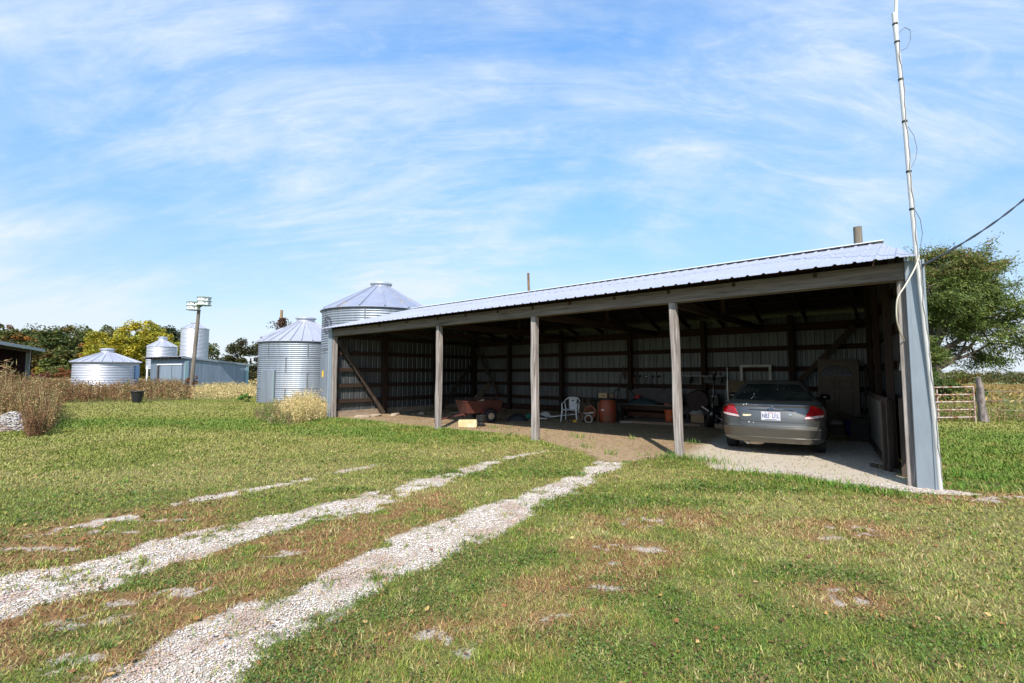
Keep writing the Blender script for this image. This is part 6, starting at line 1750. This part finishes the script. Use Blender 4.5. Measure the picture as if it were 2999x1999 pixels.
solo('dry_bouquet', MB().blob((0, 0, .14), (.20, .12, .13), n=12, jit=.45).beam((.0, 0, .1), (.28, 0, .32), .03, .02), mat('dried_tan', (.27, .20, .13), .9, col2=(.15, .11, .075), nscale=(20, 20, 20)), 'dusty tan bundle of dried stems on top of the carton stack', 'bundle', 3.78, 6.0, z=.763)
solo('hanging_raffia', MB().tube([(0, -.12, .75), (.0, -.24, .45), (.06, -.26, .05)], .012, 5).tube([(.05, -.12, .75), (.09, -.22, .4), (.12, -.25, .02)], .012, 5).tube([(-.05, -.12, .72), (-.04, -.25, .38), (.02, -.25, .04)], .010, 5).tube([(.08, -.1, .7), (.14, -.22, .4), (.10, -.26, .02)], .01, 5), mat('raffia_tan', (.26, .19, .12), .9), 'tan cords hanging down in front of the cartons by the car tail light', 'cord', 3.72, 5.75, smooth=50)
solo('wood_offcut', MB().box((0, 0, .06), (.5, .2, .12)), TERRAD, 'low brown wood offcut on the floor between coat stand and car', 'wood', 4.02, 5.35, bevel=.01)
# white window frame leaning at the back
wf = sthing('window_frame', 'empty white window frame leaning on the back wall behind the car', 'window frame', 3.56, 6.78)
WPF = mat('old_white_frame', (.55, .55, .51), .6, col2=(.40, .40, .37), nscale=(8, 8, 8))
for p0, p1 in (((-.385, 0, .1), (-.385, .06, 1.74)), ((.385, 0, .1), (.385, .06, 1.74)), ((-.42, .06, 1.72), (.42, .06, 1.72)), ((-.42, 0, .12), (.42, 0, .12))):
    MB().beam(p0, p1, .075, .04, up=(0, 1, 0)).build('frame_rail', WPF, wf)
# leaning panel door with fanlight
dr_ = sthing('panel_door', 'dusty brown panelled entry door with fan-shaped window leaning on the back wall', 'door', 1.58, 6.35)
dr_.rotation_euler = (R_(-7), 0, -SH_A)
DOORB = mat('dusty_door', (.175, .135, .10), .8, col2=(.13, .10, .075), nscale=(3, 3, 3))
MB().box((0, 0, .92), (.80, .045, 1.84)).build('door_leaf', DOORB, dr_)
MB().box((.44, .02, .92), (.09, .11, 1.86)).build('door_jamb', DOORB, dr_)
MB().box((-.02, .02, 1.865), (.92, .11, .04)).build('door_head', DOORB, dr_)
PAN = mat('door_recess', (.12, .092, .07), .8)
for (x, z, w, h) in ((-.19, 1.22, .27, .21), (.19, 1.22, .27, .21), (-.19, .72, .27, .56), (.19, .72, .27, .56), (-.19, .24, .27, .24), (.19, .24, .27, .24)):
    fr = MB()
    fr.box((x, -.030, z + h / 2), (w + .04, .02, .022)).box((x, -.030, z - h / 2), (w + .04, .02, .022)).box((x - w / 2 - .009, -.030, z), (.022, .02, h - .024)).box((x + w / 2 + .009, -.030, z), (.022, .02, h - .024))
    fr.build('panel_moulding', PAN, dr_)
fan = [(.33 * math.cos(a), .33 * math.sin(a) * .88) for a in np.linspace(0, math.pi, 19)]
MB().prism([(x, 1.42 + z) for x, z in fan], -.030, -.020).build('fan_window', mat('fan_glass', (.02, .022, .02), .25), dr_)
fm = MB().tube([(x * 1.03, -.032, 1.42 + z * 1.03) for x, z in fan], .014, 6)
for a in (45, 90, 135): fm.beam((0, -.036, 1.42), (.33 * math.cos(R_(a)), -.036, 1.42 + .33 * .88 * math.sin(R_(a))), .02, .016, up=(0, 1, 0))
fm.box((0, -.034, 1.415), (.70, .016, .024)).build('fan_muntin', DOORB, dr_)
# things before the door
solo('dark_armchair', MB().box((0, .22, .42), (.46, .12, .84)).box((0, -.02, .20), (.46, .40, .36)), mat('brown_upholstery', (.035, .027, .022), .8), 'dark upholstered chair back standing in front of the leaning door', 'chair', 1.98, 5.75, R_(6), bevel=.03)
o = MB().box((0, 0, 0), (.44, .30, .06), rot=(.35, .45, 0)).build('open_carton', CARDD, None, loc=tuple(W(1.32, 6.0, .42))); tag(o, 'torn cardboard flap hanging in front of the bottom of the door', 'cardboard')
solo('brown_tub', MB().box((0, 0, .11), (.30, .26, .22)), mat('dark_brown_box', (.07, .055, .045), .8), 'dark brown box on the floor left of the blue bucket', 'box', 1.52, 5.85, bevel=.008)
solo('white_bundle', MB().blob((0, 0, .08), (.16, .10, .07), n=10, jit=.15), mat('bundle_white', (.33, .30, .28), .8), 'greyish white bundle lying on the dark brown box', 'bundle', 1.55, 5.85, z=.20, smooth=50)
bb = sthing('blue_bucket', 'blue plastic bucket in the dark right corner before the door', 'bucket', 1.20, 5.75)
MB().lathe([(.14, 0), (.165, .33), (.175, .33), (.175, .37), (.155, .37), (.13, .03), (.01, .03)], n=24).build('bucket_body', mat('bucket_blue', (.012, .030, .17), .5), bb, smooth=40)
MB().tube([(-.17, 0, .33), (-.12, -.11, .22), (0, -.165, .18), (.12, -.11, .22), (.17, 0, .33)], .004, 5).build('wire_handle', RIM, bb)
solo('clay_brick', MB().box((0, 0, .07), (.22, .18, .14)), mat('brick_orange', (.22, .065, .025), .8), 'rust-orange block on the floor right of the blue bucket', 'block', 1.02, 5.3, R_(15), bevel=.006)
o = MB().beam(W(1.0, 6.2, .55), W(.95, 6.75, 1.72), .05, .09).build('leaning_board', GREYBR, None); tag(o, 'grey board leaning in the back corner right of the panel door', 'board')
o = MB().beam(W(.86, 5.9, .3), W(.83, 6.6, 1.40), .04, .10).build('leaning_board', BROWNZ, None); tag(o, 'shorter brown board leaning beside the grey one in the back corner', 'board')
solo('dark_crate', MB().box((0, 0, .25), (.36, .4, .5)), mat('crate_dark', (.035, .028, .022), .85), 'dark crate against the far end of the plank partition', 'crate', 1.0, 4.95, bevel=.01)
# plank partition along the right wall
pa_ = thing('plank_partition', 'low partition of pale weathered boards in a dark frame along the right wall', 'partition', W(.42, 1.05), 0)
def pp(d, off, z):
    v = W(.30 + SKEW * (d - 1.0) + off, d, z) - pa_.location
    return v
OLDB = mat('pale_weathered_board', (.42, .40, .32), .85, col2=(.27, .245, .19), nscale=(5, 5, 1.2), lo=.4, hi=.62, detail=7, col3=(.14, .11, .085), n3=(4, 4, 1), lo3=.58, hi3=.7)
OLDD = wood('dark_frame_wood', (.10, .072, .055), (.06, .045, .035), (10, 10, 2))
for k in range(7):
    d0 = 1.24 + k * .60; d1 = d0 + .592
    MB().add([pp(d0, .05, .10), pp(d1, .05, .10), pp(d1, .05, 1.06), pp(d0, .05, 1.06), pp(d0, .03, .10), pp(d1, .03, .10), pp(d1, .03, 1.06), pp(d0, .03, 1.06)], [(0, 1, 2, 3), (7, 6, 5, 4), (0, 4, 5, 1), (1, 5, 6, 2), (2, 6, 7, 3), (3, 7, 4, 0)]).build('board', OLDB, pa_)
for z in (.06, 1.08): MB().beam(pp(1.05, .075, z), pp(5.5, .075, z), .05, .09).build('rail', OLDD, pa_)
MB().beam(pp(1.02, .06, -.05), pp(1.02, .06, 1.10), .05, .02).build('end_stud', GREYBR, pa_)
MB().beam(pp(1.14, .07, -.05), pp(1.14, .07, 1.08), .17, .03).build('end_stud', OLDD, pa_)
o = MB().beam(W(.20, .72, -.1), W(.20, .74, 1.13), .14, .05, up=E1).build('short_post', OLDD, None); tag(o, 'short dark post between the partition and the right front corner post', 'post')
o = MB().beam(W(.62, 1.35, .03), W(.22, .95, .02), .06, .05).build('loose_board', GREYBR, None); tag(o, 'loose grey board on the ground at the near foot of the plank partition', 'board')
o = MB().tube([W(.13, .42, 1.72), W(.16, .5, 1.55)], .035, 8).build('hanging_strap', mat('strap_grey', (.30, .29, .27), .8), None); tag(o, 'small pale strap hanging on the right end wall', 'strap')
